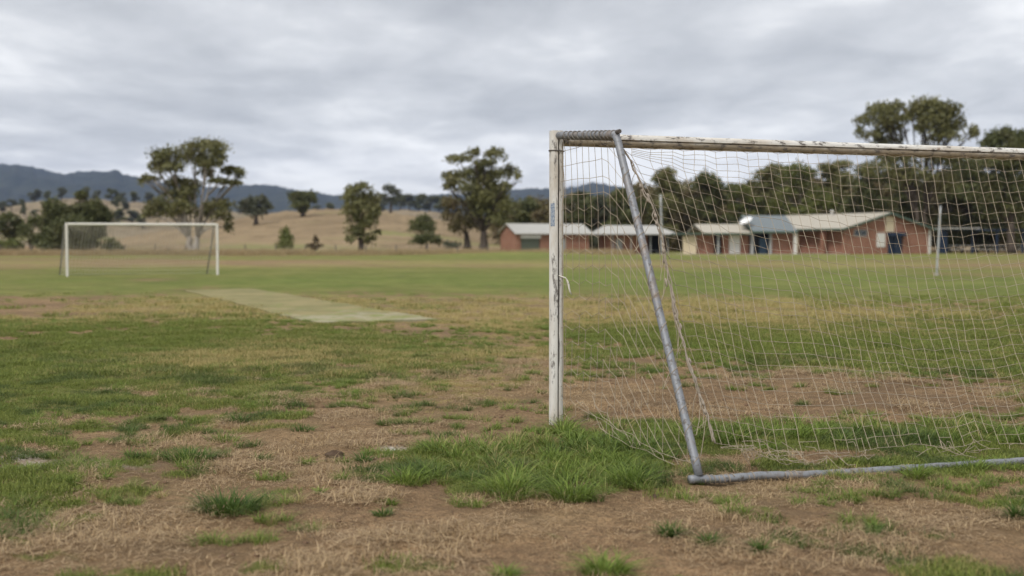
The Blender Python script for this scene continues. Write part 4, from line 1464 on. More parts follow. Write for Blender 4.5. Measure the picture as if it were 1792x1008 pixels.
    b.tube(P0 + zv * 2.285 + 0.063 * (np.cos(th)[:, None] * u + np.sin(th)[:, None] * w) + zv * 0.01 * np.cos(th)[:, None] * -0.3, 0.005, 6)
    b.build('wire_band', M_LACE, lp, True)
    # faded blue sticker wrapped on the rear-left face
    ms = MT('faded_blue_sticker')
    nn = ms.ramp(ms.noise(90, 4, 0.7), [(0.46, 0.0), (0.54, 1.0)])
    ms.bsdf(ms.mix(nn, (0.14, 0.19, 0.27), (0.40, 0.44, 0.48)), 0.5)
    V, F = [], []
    zs0, zs1 = W(965, 396, P0[1])[2], W(965, 356, P0[1])[2]
    a_ = np.linspace(R(192), R(236), 7)                 # angle from u toward w... left rear of the post
    for zz_ in (zs0, zs1):
        for q in a_:
            cu_, cw = math.cos(q), -math.sin(q)
            n = 2.8
            rd = r * 1.018 / (abs(cu_) ** n + abs(cw) ** n) ** (1 / n)
            V.append(P0 + rd * (cu_ * u + cw * w) + zv * zz_)
    F = [(q, q + 1, 7 + q + 1, 7 + q) for q in range(6)]
    link_mesh('sticker', np.array(V), F, ms.m, lp)
    b = MB()
    s0 = P0 + w * 0.075 + u * 0.055 + zv * W(985, 486, P0[1])[2]
    s1 = P0 + w * 0.10 + u * 0.10 + zv * W(995, 515, P0[1])[2]
    t = np.linspace(0, 1, 6)[:, None]
    pts = s0 * (1 - t) + s1 * t + u * 0.006 * np.sin(t * 6)
    b.tube(np.vstack([P0 + w * 0.055 + zv * s0[2] + zv * 0.02, pts]), [0.004, 0.006, 0.008, 0.009, 0.008, 0.007, 0.004], 5)
    b.build('loose_strap', mat_plain('white_webbing', (0.66, 0.63, 0.56), 0.8), lp, True)
    # ---------------- back net
    MESH = 0.104
    ncol = 63
    nrow = 29
    top_s = 0.847 + (np.arange(ncol) - 2) * MESH
    T = P0 + u * top_s[:, None] + zv * (HT - 0.115) + w * 0.05
    # first columns gather at the corner under the bend
    cornr = bend + u * 0.05 - zv * 0.10
    bl = np.clip(np.arange(ncol) / 2.0, 0, 1)[:, None]
    T = cornr * (1 - bl) + T * bl
    T[:, 2] += 0.012 * np.sin(np.arange(ncol) * 2.1)
    # bottom edge: slack on the grass just inside the ground bar
    bs0 = 0.10
    arc = np.concatenate([[0], np.cumsum(np.linalg.norm(np.diff(gbs, axis=0), axis=1))])
    jn = np.arange(ncol)
    sb = 0.06 + 0.080 * jn
    sb = np.where(jn > 34, 0.06 + 0.080 * 34 + (jn - 34) / (ncol - 1 - 34) * (arc[-1] - 0.1 - 0.06 - 0.080 * 34), sb)
    Bp = np.array([np.interp(sb, arc, gbs[:, q]) for q in range(3)]).T
    Bp = Bp - w * (0.16 + 0.22 * vnoise(np.arange(ncol) * 0.23, np.arange(ncol) * 0.0, 12))[:, None] + u * 0.16
    Bp[:, 2] = 0.06 + 0.05 * vnoise(np.arange(ncol) * 0.5, np.arange(ncol) * 0.0, 15)
    # left edge rope
    bun_px = [(1092, 256), (1107, 288), (1122, 322), (1140, 360), (1152, 395), (1160, 430), (1168, 470), (1180, 540), (1192, 590), (1208, 637), (1224, 690), (1238, 730), (1250, 775)]
    nb = len(bun_px)
    prog = np.linspace(0, 1, nb)
    bun = []
    for (qx, qy), s in zip(bun_px, prog):
        Yd = bend[1] + (baseL[1] - bend[1]) * ((qy - 256) / (835 - 256)) + 0.10
        bun.append(W(qx, qy, Yd))
    bun = np.array(bun)
    bun[0] = cornr
    vv = np.linspace(0, 1, nrow)
    le = np.clip((np.arange(nrow) - 5) / (nrow - 6.0), 0, 1)
    Lp = np.array([np.interp(le * (nb - 1), np.arange(nb), bun[:, q]) for q in range(3)]).T
    Bp[0] = Lp[-1]
    for q in range(1, 6):
        Bp[q] = Bp[q] * (q / 6) + (Lp[-1] + u * 0.08 * q) * (1 - q / 6)
    P = np.zeros((nrow, ncol, 3))
    uu = np.linspace(0, 1, ncol)
    tv = vv ** 0.94
    for j in range(ncol):
        base_col = T[j] * (1 - tv[:, None]) + Bp[j] * tv[:, None]
        # sag: net hangs a little inward and downward below the straight line
        sag = np.sin(tv * math.pi)
        base_col = base_col - zv * (0.16 * sag * math.exp(-((uu[j] - 0.46) / 0.22) ** 2))[:, None] - w * 0.02 * sag[:, None]
        base_col = base_col - zv * (0.05 * sag)[:, None]
        wl_ = (1 - uu[j]) ** 4.5
        col0 = T[0] * (1 - tv[:, None]) + Bp[0] * tv[:, None]
        P[:, j] = base_col + wl_ * (Lp - col0)
    P[:, 0] = Lp
    ii, jj = np.meshgrid(np.arange(nrow), np.arange(ncol), indexing='ij')
    amp = (0.019 * np.sin(vv * math.pi) ** 0.5)[:, None] * sst(0, 5, jj.astype(float))
    for q, (sd_, sc) in enumerate(((21, 1.0), (22, 0.6), (23, 1.0))):
        P[:, :, q] += amp * sc * 2 * (fbm(ii * 0.33, jj * 0.33, sd_, 3, 0.6) - 0.5)
        P[:, :, q] += 0.007 * (hash2(ii, jj, sd_ + 50) - 0.5) * (jj > 0)
    P[-3:, :, 2] = np.maximum(P[-3:, :, 2], 0.035)
    mh = np.ones((nrow, ncol - 1), bool)
    mv = np.ones((nrow - 1, ncol), bool)
    mh[:5, :1] = False
    tear = rg.random((nrow, ncol - 1)) < 0.05
    mh[nrow - 5:, :] &= ~(rg.random((5, ncol - 1)) < 0.16)
    mv[nrow - 5:, :] &= ~(rg.random((4, ncol)) < 0.10)
    mv[:, 0] = False
    # slack between the knots
    b = MB()
    cords(b, P, 0.0018, mh, mv)
    km = np.ones((nrow, ncol), bool)
    km[:5, :2] = False
    knots(b, P, 0.0046, km)
    net = b.build('back_net', M_CORD, root)
    b = MB()
    tt = np.linspace(0, nb - 1, 110)
    bs_ = np.array([np.interp(tt, np.arange(nb), bun[:, q]) for q in range(3)]).T
    for q in range(3):
        off = np.stack([fbm(tt * 1.7, tt * 0 + q, 60 + q, 3) - 0.5, fbm(tt * 1.7, tt * 0 + q, 70 + q, 3) - 0.5, fbm(tt * 1.5, tt * 0 + q, 80 + q, 3) - 0.5], -1)
        b.tube(bs_ + off * 0.04, 0.0028 + 0.003 * vnoise(tt * 3, tt * 0 + q, 90 + q), 6)
    for q in range(26):
        i = int(8 + 96 * rg.random())
        b.tube(bs_[i:i + 3] + rg.normal(size=3) * 0.008, [0.004, 0.009 + 0.005 * rg.random(), 0.004], 6)
    b.build('bunched_edge', M_CORDD, net, True)
    # loops hanging between the bunched edge and the stanchion
    b = MB()
    stl = lambda s: bend + (baseL - bend) * s
    for q in range(15):
        i = int(12 + 92 * (q + 0.6 * rg.random()) / 15)
        e0 = bs_[i]
        s = np.clip((bend[2] - e0[2] + 0.10 + 0.25 * rg.random()) / (bend[2] - baseL[2]), 0.08, 0.97)
        e1 = stl(s) + u * 0.02
        if q % 4 == 0:
            e1 = bs_[min(109, i + 10)] + rg.normal(size=3) * 0.01
        t = np.linspace(0, 1, 9)[:, None]
        pts = e0 * (1 - t) + e1 * t - zv * (0.08 + 0.16 * rg.random()) * np.sin(t * math.pi) + (rg.normal(size=3) * 0.05) * np.sin(t * math.pi)
        pts += rg.normal(size=pts.shape) * 0.003
        b.tube(pts, 0.0023, 4)
    for q in range(34):
        j0 = int(1 + 44 * rg.random())
        e0 = P[-1 - int(3 * rg.random()), j0]
        e1 = P[-1, min(ncol - 1, j0 + 1 + int(5 * rg.random()))] + w * (0.02 + 0.16 * rg.random())
        t = np.linspace(0, 1, 10)[:, None]
        pts = e0 * (1 - t) + e1 * t + (fbm(t * 4 + q * 3, t * 0 + np.arange(3)[None, :] * 7, 17) - 0.5) * 0.22
        pts[:, 2] = np.clip(pts[:, 2] - 0.05, 0.02, 0.16)
        b.tube(pts, 0.0022, 4)
    b.build('torn_cord', M_CORD, net)['kind'] = 'stuff'
    # ---------------- side net between post and stanchion
    SM = 0.122
    dep = np.arange(0.02, 2.35, SM * 0.98)
    zrow = np.arange(2.28, -0.35, -0.1225)
    n, m_ = len(zrow), len(dep)
    S = np.zeros((n, m_, 3))
    ok = np.zeros((n, m_), bool)
    bl_ = np.linalg.norm((baseL - P0)[:2])
    for i in range(n):
        for j in range(m_):
            s = dep[j]
            zz_ = zrow[i] - 0.62 * max(0, s - 0.93) ** 1.05
            zz_ += 0.035 * math.sin(min(s, 0.95) / 0.95 * math.pi * 0.5) * (zrow[i] < 1.6)
            zz_ += 0.018 * (1 if (j + i) % 2 else -1) * (zrow[i] < 1.9) * (s < 1.3)
            top = 2.40 - 0.06 * s if s < 1.2 else 2.335 * (1 - (s - 1.2) / (bl_ - 1.2))
            bulge = 0.05 * math.sin(min(1, s / 1.8) * math.pi) * math.sin(min(1, max(0, (2.4 - zz_) / 2.4)) * math.pi)
            S[i, j] = P0 + (w * s) + u * (0.02 + bulge) + zv * zz_
            dirL = (baseL - P0)[:2]
            ok[i, j] = 0.03 < zz_ < top - 0.02
    S[:, :, 0] += 0.014 * (fbm(*np.meshgrid(np.arange(m_) * 0.5, np.arange(n) * 0.5), 33, 3) - 0.5)
    S[:, :, 2] += 0.030 * (fbm(*np.meshgrid(np.arange(m_) * 0.45, np.arange(n) * 0.45), 34, 3) - 0.5)
    smh = ok[:, 1:] & ok[:, :-1]
    smv = ok[1:, :] & ok[:-1, :]
    lowm = (zrow < 1.15)
    smh &= ~((rg.random(smh.shape) < 0.13) & lowm[:, None])
    smv &= ~((rg.random(smv.shape) < 0.34) & lowm[1:, None])
    smv &= ~((rg.random(smv.shape) < 0.22) & (dep[None, :] > 1.2))
    b = MB()
    cords(b, S, 0.0019, smh, smv)
    knots(b, S, 0.0045, ok)
    for j in range(m_):                       # ties up to the stay or stanchion
        s = dep[j]
        i = np.argmax(ok[:, j])
        if not ok[i, j]:
            continue
        if s < 1.2:
            tp = P0 + w * s + zv * (2.40 - 0.06 * s)
        else:
            q = (s - 1.2) / (bl_ - 1.2)
            tp = bend + (baseL - bend) * min(q, 1)
        if np.linalg.norm(tp - S[i, j]) < 0.45:
            b.tube([tp, S[i, j]], 0.0022, 4, False)
    for i in range(n):                        # row ends: post on one side, stanchion on the other
        if ok[i, 0]:
            b.tube([P0 + w * 0.05 + zv * S[i, 0, 2], S[i, 0]], 0.0022, 4, False)
        q = np.where(ok[i])[0]
        if len(q) and dep[q[-1]] > 1.15:
            e = S[i, q[-1]]
            sf = np.clip((bend[2] - e[2] + 0.02) / (bend[2] - baseL[2]), 0, 1)
            tp = bend + (baseL - bend) * sf
            if np.linalg.norm(tp - e) < 0.30:
                b.tube([e, tp], 0.0022, 4, False)
    # bottom loose strands lying out to the frame corner
    for q in range(3):
        e0 = P0 + w * (0.25 + 1.4 * rg.random()) + u * 0.05 + zv * (0.10 + 0.25 * rg.random())
        e1 = P0 + w * (1.7 + 0.6 * rg.random()) + u * (0.25 * rg.random() - 0.1) + zv * 0.05
        t = np.linspace(0, 1, 10)[:, None]
        pts = e0 * (1 - t) + e1 * t - zv * 0.05 * np.sin(t * math.pi) + (fbm(t * 5 + q, t * 0 + np.arange(3)[None, :], 7) - 0.5) * 0.12
        pts[:, 2] = np.maximum(pts[:, 2], 0.03)
        b.tube(pts, 0.0022, 4)
    b.build('side_net', M_CORD, root)
    return root, P0, u, w, baseL, gbs


NG, NP0, NU, NW, NBL, NGB = near_goal()


def far_goal():
    P0, P1 = G(118, 483), G(381, 481)
    P0[2] = P1[2] = 0
    u = (P1 - P0); WD = np.linalg.norm(u); u /= WD
    zv = np.array([0, 0, 1.0])
    w = np.array([-0.85, 1.25, 0])
    wd = np.array([-u[1], u[0], 0])
    root = thing('soccer_goal', P0, 'small distant white goal standing near the left edge of the field', 'goal')
    HT = 2.44
    r = 0.058
    mp = mat_plain('white_goal_paint', (0.70, 0.67, 0.61), 0.5, 0.12, 2)
    for P in (P0, P1):
        profile_bar(P - zv * 0.2, P + zv * HT, wd, u, r, True, 20, 12).build('post', mp, root)
    profile_bar(P0 + u * 0.059 + zv * (HT - r), P1 - u * 0.059 + zv * (HT - r), wd, zv, r, True, 20, 30).build('crossbar', mp, root)
    for P in (P0, P1):
        b = MB()
        top = P + w * 0.30 + zv * 2.34
        b.tube([P + wd * 0.05 + zv * 2.40, top, P + w * 0.62 + zv * 1.2, P + w + zv * 0.03], 0.035, 8)
        b.build('stanchion', M_GALV, root, True)
    nr, nc = 22, int(WD / 0.15)
    P = np.zeros((nr, nc, 3))
    for i in range(nr):
        for j in range(nc):
            t, s = i / (nr - 1), j / (nc - 1)
            top = P0 + u * WD * s + zv * 2.34 + w * 0.02
            mid = P0 + u * WD * s + w * 0.32 + zv * 2.2
            bot = P0 + u * WD * s + w * 0.93 + zv * 0.05
            q = (top * (1 - t) ** 2 + 2 * mid * t * (1 - t) + bot * t ** 2)
            q = q - zv * 0.22 * math.sin(s * math.pi) * math.sin(t * math.pi)
            P[i, j] = q
    b = MB()
    cords(b, P, 0.006)
    for sgn in (0, 1):
        S = np.zeros((12, 8, 3))
        PP = P1 if sgn else P0
        for i in range(12):
            for j in range(8):
                t, s = i / 11, j / 7
                bk = (PP + w * 0.30 + zv * 2.3) * (1 - t) + (PP + w * 0.95 + zv * 0.05) * t
                fr = PP + zv * (2.36 * (1 - t) + 0.05 * t) + wd * 0.08
                S[i, j] = fr * (1 - s) + bk * s
        cords(b, S, 0.0035)
    b.build('net', mat_plain('grey_far_net_cord', (0.50, 0.46, 0.40), 0.85), root)


far_goal()

# ------------------------------------------------------------------ grass
def blades(n, radius, h0, h1, width, lean, rg, seg=3, clump=0.0, flat=False, splay=0.0):
    """a bunch of n bent blades round the origin -> verts, faces(quads), rnd, tip"""
    a = rg.random(n) * 2 * math.pi
    rad = radius * np.sqrt(rg.random(n))
    bx, by = rad * np.cos(a), rad * np.sin(a)
    h = h0 + (h1 - h0) * rg.random(n) ** 1.3
    if splay:
        la = a + rg.normal(size=n) * 0.6
        ln = lean * (0.25 + splay * rad / radius) * (0.6 + 0.8 * rg.random(n))
    else:
        la = rg.random(n) * 2 * math.pi
        ln = lean * (0.3 + rg.random(n))
    wa = la + math.pi / 2 + rg.normal(size=n) * 0.5
    t = np.linspace(0, 1, seg + 1)
    V = np.zeros((n, seg + 1, 2, 3))
    for i, s in enumerate(t):
        if flat:
            z = 0.004 + h * 0.18 * math.sin(s * math.pi) * rg.random(n) + 0.004
            d = h * s
        else:
            z = h * (s - 0.35 * ln * s * s)
            d = h * ln * s * s * 0.95
        wd = width * (1 - s) ** 0.7 * (0.7 + 0.6 * rg.random(n) * 0 + 0.3) * 0.5
        px, py = bx + np.cos(la) * d, by + np.sin(la) * d
        V[:, i, 0] = np.stack([px + np.cos(wa) * wd, py + np.sin(wa) * wd, z], -1)
        V[:, i, 1] = np.stack([px - np.cos(wa) * wd, py - np.sin(wa) * wd, z], -1)
    idx = np.arange(n)[:, None] * (2 * (seg + 1)) + (np.arange(seg) * 2)[None, :]
    F = np.stack([idx, idx + 1, idx + 3, idx + 2], -1).reshape(-1, 4)
    rnd = np.repeat(rg.random(n), 2 * (seg + 1))
    tip = np.tile(np.repeat(t, 2), n)
    return V.reshape(-1, 3), F, rnd, tip


def tuft_source(name, mat, *a, **k):
    V, F, rnd, tip = blades(*a, **k)
    return link_mesh(name, V, F, mat, None, False, {'rnd': ('POINT', rnd), 'tip': ('POINT', tip)}, link=False)


rgb = np.random.default_rng(91)
SRC_SHORT = [tuft_source('turf_source', M_BLADE, 46, 0.075, 0.018, 0.050, 0.0042, 0.9, rgb, 2) for _ in range(4)]
SRC_MID = [tuft_source('tussock_source', M_LUSH, 46, 0.06, 0.035, 0.175, 0.0066, 0.95, rgb, 3, splay=1.3) for _ in range(4)]
SRC_STRAW = [tuft_source('straw_source', M_STRAW, 26, 0.10, 0.03, 0.10, 0.0034, 0.5, rgb, 2, flat=True) for _ in range(3)] + \
            [tuft_source('straw_source', M_STRAW, 26, 0.07, 0.02, 0.06, 0.0032, 1.5, rgb, 2) for _ in range(2)]
SRC_TALL = [tuft_source('tall_source', M_TALLDRY, 60, 0.5, 0.35, 0.95, 0.03, 0.5, rgb, 2) for _ in range(3)]


def scatter(name, pts, scale, rz, idx, dry, sources, label, cat):
    n = len(pts)
    tone = sst(0.52, 0.68, fbm(pts[:, 0] * 2.6, pts[:, 1] * 2.6, 123, 3, 0.55)) * (1 - sst(10, 20, pts[:, 1]))
    me = bpy.data.meshes.new(name)
    me.vertices.add(n)
    me.vertices.foreach_set('co', np.asarray(pts, np.float32).ravel())
    for nm, arr, ty in (('sc', scale, 'FLOAT'), ('rz', rz, 'FLOAT'), ('dryness', dry, 'FLOAT'), ('tone', tone, 'FLOAT'), ('pick', idx, 'INT')):
        a = me.attributes.new(nm, ty, 'POINT')
        a.data.foreach_set('value', np.asarray(arr, np.float32 if ty == 'FLOAT' else np.int32))
    o = bpy.data.objects.new(name, me)
    C.objects.link(o)
    ng = bpy.data.node_groups.new(name + '_nodes', 'GeometryNodeTree')
    ng.interface.new_socket('Geometry', in_out='INPUT', socket_type='NodeSocketGeometry')
    ng.interface.new_socket('Geometry', in_out='OUTPUT', socket_type='NodeSocketGeometry')
    N, L = ng.nodes, ng.links
    gi, go = N.new('NodeGroupInput'), N.new('NodeGroupOutput')
    iop = N.new('GeometryNodeInstanceOnPoints')
    L.new(gi.outputs[0], iop.inputs['Points'])
    jn = N.new('GeometryNodeJoinGeometry')
    for s in reversed(sources):
        oi = N.new('GeometryNodeObjectInfo')
        oi.inputs['Object'].default_value = s
        oi.inputs['As Instance'].default_value = True
        L.new(oi.outputs['Geometry'], jn.inputs[0])
    L.new(jn.outputs[0], iop.inputs['Instance'])
    iop.inputs['Pick Instance'].default_value = True

    def na(nm, ty):
        q = N.new('GeometryNodeInputNamedAttribute')
        q.data_type = ty
        q.inputs['Name'].default_value = nm
        return [s for s in q.outputs if s.enabled and s.name == 'Attribute'][0]
    L.new(na('pick', 'INT'), iop.inputs['Instance Index'])
    cx = N.new('ShaderNodeCombineXYZ')
    L.new(na('rz', 'FLOAT'), cx.inputs[2])
    L.new(cx.outputs[0], iop.inputs['Rotation'])
    L.new(na('sc', 'FLOAT'), iop.inputs['Scale'])
    L.new(iop.outputs[0], go.inputs[0])
    md = o.modifiers.new('scatter', 'NODES')
    md.node_group = ng
    return setp(o, label, cat, kind='stuff')


def rand_field(n, y0, y1, rg, margin=1.6, k=0.50):
    """random ground points in the sector in view (and a margin), even in area"""
    y = np.sqrt(rg.random(n) * (y1 ** 2 - y0 ** 2) + y0 ** 2)
    x = (rg.random(n) * 2 - 1) * (y * k + margin)
    return x, y


def on_pitch(x, y):
    q = np.zeros(x.shape, bool)
    poly = np.array([c[:2] for c in cp])
    ins = np.ones(x.shape, bool)
    for i in range(4):
        a, b2 = poly[i], poly[(i + 1) % 4]
        ins &= ((b2[0] - a[0]) * (y - a[1]) - (b2[1] - a[1]) * (x - a[0])) / np.linalg.norm(b2 - a) < -0.9 * (fbm(x * 1.3, y * 0.8, 150, 3, 0.6) - 0.36)
    return ins


def grow_turf():
    rg = np.random.default_rng(301)
    X, Y_, S_, = [], [], []
    for (n, y0, y1, s) in ((52000, 4.0, 12.5, 1.0), (46000, 12.5, 22.0, 1.5), (34000, 22.0, 46.0, 2.4)):
        x, y = rand_field(n, y0, y1, rg)
        X.append(x); Y_.append(y); S_.append(np.full(n, s))
    x, y, s = np.concatenate(X), np.concatenate(Y_), np.concatenate(S_)
    g, d, k = maps(x, y)
    lush = fbm(x * 1.5, y * 1.5, 3, 4, 0.55)
    sward = np.clip((d - 0.38) * 1.8, 0, 0.8) * (y > 9) * (1 - blob(x, y, 715, 576, 190, 11))
    keep = (rg.random(len(x)) < np.maximum(g ** 1.3 * (1 - 0.35 * d), sward)) & ~on_pitch(x, y) & (rg.random(len(x)) > sst(19, 34, y))
    x, y, s, g, d, lush = x[keep], y[keep], s[keep], g[keep], d[keep], lush[keep]
    z = zground(x, y)
    n = len(x)
    tus = fbm(x * 3.4, y * 3.4, 83, 3, 0.55)
    s = s * (0.42 + 0.45 * g + 0.9 * (lush - 0.45) + 1.5 * np.clip(tus - 0.5, 0, 1)) * (0.7 + 0.6 * rg.random(n))
    s = np.maximum(s, 0.3)
    dryv = np.clip(d * 0.85 + (1 - g) * 0.45 + rg.normal(size=n) * 0.15 - 0.10 - 0.9 * (tus - 0.5), 0, 1)
    scatter('turf_grass', np.stack([x, y, z], -1), s, rg.random(n) * 6.28, rg.integers(0, 4, n), dryv, SRC_SHORT, 'short patchy green turf covering the field', 'grass')
    print('turf', n)


def patch_density(x, y):
    q = np.zeros(x.shape)
    for px, py, rx, ry in ((1000, 828, 150, 38), (870, 826, 110, 32), (740, 828, 70, 14), (1090, 782, 90, 30), (820, 796, 90, 18), (985, 748, 34, 14), (960, 790, 150, 28)):
        q = np.maximum(q, blob(x, y, px, py, rx, ry, 1.0))
    for px, py, rx, ry in ((1300, 762, 240, 22), (1560, 768, 200, 22), (1760, 765, 180, 24)):
        q = np.maximum(q, 0.85 * blob(x, y, px, py, rx, ry, 1.0))
    return q


def grow_long():
    rg = np.random.default_rng(302)
    n = 16000
    x, y = rand_field(n, 5.0, 13.0, rg, 2.5)
    q = patch_density(x, y) + (fbm(x * 3.4, y * 3.4, 51, 3) - 0.5) * 1.1
    g, d, k = maps(x, y)
    n1 = fbm(x * 1.5, y * 1.5, 3, 4, 0.55)
    keep = ((q > 0.48) & (rg.random(n) < 0.5))
    # scattered tussocks elsewhere where the turf is thick
    keep2 = (g > 0.7) & (n1 > 0.56) & (rg.random(n) < 0.20) & ~keep
    sel = keep | keep2
    # small separate tussocks in the thin turf
    ts = []
    xs, ys = rand_field(5200, 5.5, 22.0, rg, 2.0)
    gs, ds, ks = maps(xs, ys)
    base = np.full(xs.shape, 0.20)
    for px, py, rx, ry, a in GREEN:
        base = base + a * blob(xs, ys, px, py, rx, ry)
    for px, py, rx, ry, a in BARE:
        base = base - a * blob(xs, ys, px, py, rx, ry)
    pr = np.exp(-((base - 0.45) / 0.24) ** 2) * 0.6 + 0.02
    for px, py, rx, ry, a in ((470, 730, 460, 90, 0.34), (850, 610, 230, 50, 0.40), (1550, 920, 420, 90, 0.30), (350, 950, 420, 60, 0.20), (1350, 640, 420, 24, 0.30)):
        pr = pr + a * blob(xs, ys, px, py, rx, ry)
    for k_ in np.where(rg.random(len(xs)) < pr)[0]:
        if on_pitch(xs[k_:k_ + 1], ys[k_:k_ + 1])[0]:
            continue
        rad = 0.04 + 0.15 * rg.random() ** 2.2
        for q_ in range(int(3 + 60 * rad)):
            a_ = rg.random() * 6.28
            r_ = rad * math.sqrt(rg.random())
            ts.append((xs[k_] + 1.7 * r_ * math.cos(a_), ys[k_] + r_ * math.sin(a_), 0.36 + 0.36 * rg.random(), 0.0 + 0.25 * rg.random()))
    ts = np.array(ts)
    sc = np.where(keep, 0.65 + 0.6 * np.clip(q, 0, 1), 0.55)[sel] * (0.7 + 0.5 * rg.random(sel.sum()))
    x, y = np.concatenate([x[sel], ts[:, 0]]), np.concatenate([y[sel], ts[:, 1]])
    sc = np.concatenate([sc, ts[:, 2]])
    m_ = len(x)
    scatter('long_grass', np.stack([x, y, zground(x, y) - 0.005], -1), sc, rg.random(m_) * 6.28, rg.integers(0, 4, m_), np.clip(rg.normal(size=m_) * 0.16 + 0.9 * (fbm(x * 2.2, y * 2.2, 131, 3) - 0.42), 0, 1), SRC_MID,
            'longer lush grass growing through the net and round the near post', 'grass')
    print('long', m_)


def grow_straw():
    rg = np.random.default_rng(303)
    n = 46000
    x, y = rand_field(n, 4.2, 16.0, rg)
    g, d, k = maps(x, y)
    nz = fbm(x * 2.1, y * 2.1, 61, 4, 0.6)
    keep = (g < 0.6) & (rg.random(n) < np.clip(-0.02 + 1.3 * (d - 0.12) + 4.5 * (nz - 0.50) + 0.22 * (y < 7.5) + 0.5 * blob(x, y, 1350, 848, 200, 16), 0.02, 0.9) * (1 - 0.85 * blob(x, y, 1250, 690, 480, 42)))
    x, y = x[keep], y[keep]
    m_ = len(x)
    nz = nz[keep]
    scatter('dead_straw', np.stack([x, y, zground(x, y)], -1), (0.6 + 0.7 * rg.random(m_)) * (1 + 2.2 * np.clip(nz - 0.5, 0, 1)), rg.random(m_) * 6.28, rg.integers(0, 5, m_), rg.random(m_) * 0.5, SRC_STRAW,
            'dead straw and dry clippings littering the bare soil', 'straw')
    print('straw', m_)


def grow_tall():
    rg = np.random.default_rng(304)
    n = 2600
    x = -75 + 90 * rg.random(n)
    y = 143.5 + rg.normal(size=n) * 4.5
    sel = fbm(x * 0.12, y * 0.3, 71, 3) > 0.44
    x, y = x[sel], y[sel]
    m_ = len(x)
    scatter('tall_dry_grass', np.stack([x, y, np.zeros(m_)], -1), 0.6 + 0.7 * rg.random(m_), rg.random(m_) * 6.28, rg.integers(0, 3, m_), rg.random(m_) * 0.6, SRC_TALL,
            'tall dry grass along the wire fence at the far side of the field', 'grass')


def crumbs():
    rg = np.random.default_rng(305)
    src = []
    for q in range(3):
        V, F = [], []
        nu, nv = 7, 5
        for i in range(nv):
            ph = (i / (nv - 1) - 0.5) * math.pi
            for j in range(nu):
                th = j / nu * 2 * math.pi
                r_ = 0.01 * (0.7 + 0.6 * rg.random())
                V.append((r_ * math.cos(ph) * math.cos(th), r_ * math.cos(ph) * math.sin(th), r_ * 0.7 * math.sin(ph)))
        F = [(i * nu + j, i * nu + (j + 1) % nu, (i + 1) * nu + (j + 1) % nu, (i + 1) * nu + j) for i in range(nv - 1) for j in range(nu)]
        src.append(link_mesh('crumb_source', np.array(V), F, M_CRUMB, None, True, link=False))
    n = 9000
    x, y = rand_field(n, 4.4, 14.0, rg)
    g, d, k = maps(x, y)
    nz = fbm(x * 1.7, y * 1.7, 161, 4, 0.6)
    keep = (g < 0.4) & (rg.random(n) < np.clip(0.12 + 3.0 * (nz - 0.5), 0.03, 0.9))
    x, y = x[keep], y[keep]
    m_ = len(x)
    scatter('soil_crumbs', np.stack([x, y, zground(x, y) + 0.002], -1), 0.3 + 1.9 * rg.random(m_) ** 3, rg.random(m_) * 6.28, rg.integers(0, 3, m_), rg.random(m_), src, 'small crumbs of dark soil scattered over the bare ground', 'soil')


M_CRUMB = mat_plain('soil_crumb', (0.16, 0.10, 0.062), 0.95, 0.5, 9, 0, 0.5)
crumbs()
grow_turf()
grow_long()
grow_straw()
grow_tall()


def grass_tuft(px, py, wpx, hpx, label, seed, n=220, dry=0.0, mat=None):
    rg = np.random.default_rng(seed)
    c = G(px, py)
    k = c[1] / FPX
    c[2] = float(zground(c[0], c[1])) - 0.004
    rad = wpx * k / 2
    h = hpx * k
    h *= 1.25 if hpx < 26 else 1.0
    V, F, rnd, tip = blades(n, rad * 0.66, h * 0.3, h * 1.35, 0.0070, 0.9, rg, 4, splay=1.5)
    V[:, 1] *= 0.85
    o = link_mesh('grass_tuft', V, F, mat or M_LUSH, None, False, {'rnd': ('POINT', rnd * (1 - dry)), 'tip': ('POINT', tip)})
    o.location = tuple(c)
    setp(o, label, 'grass tuft', 'single grass tufts on the bare soil')
    return o


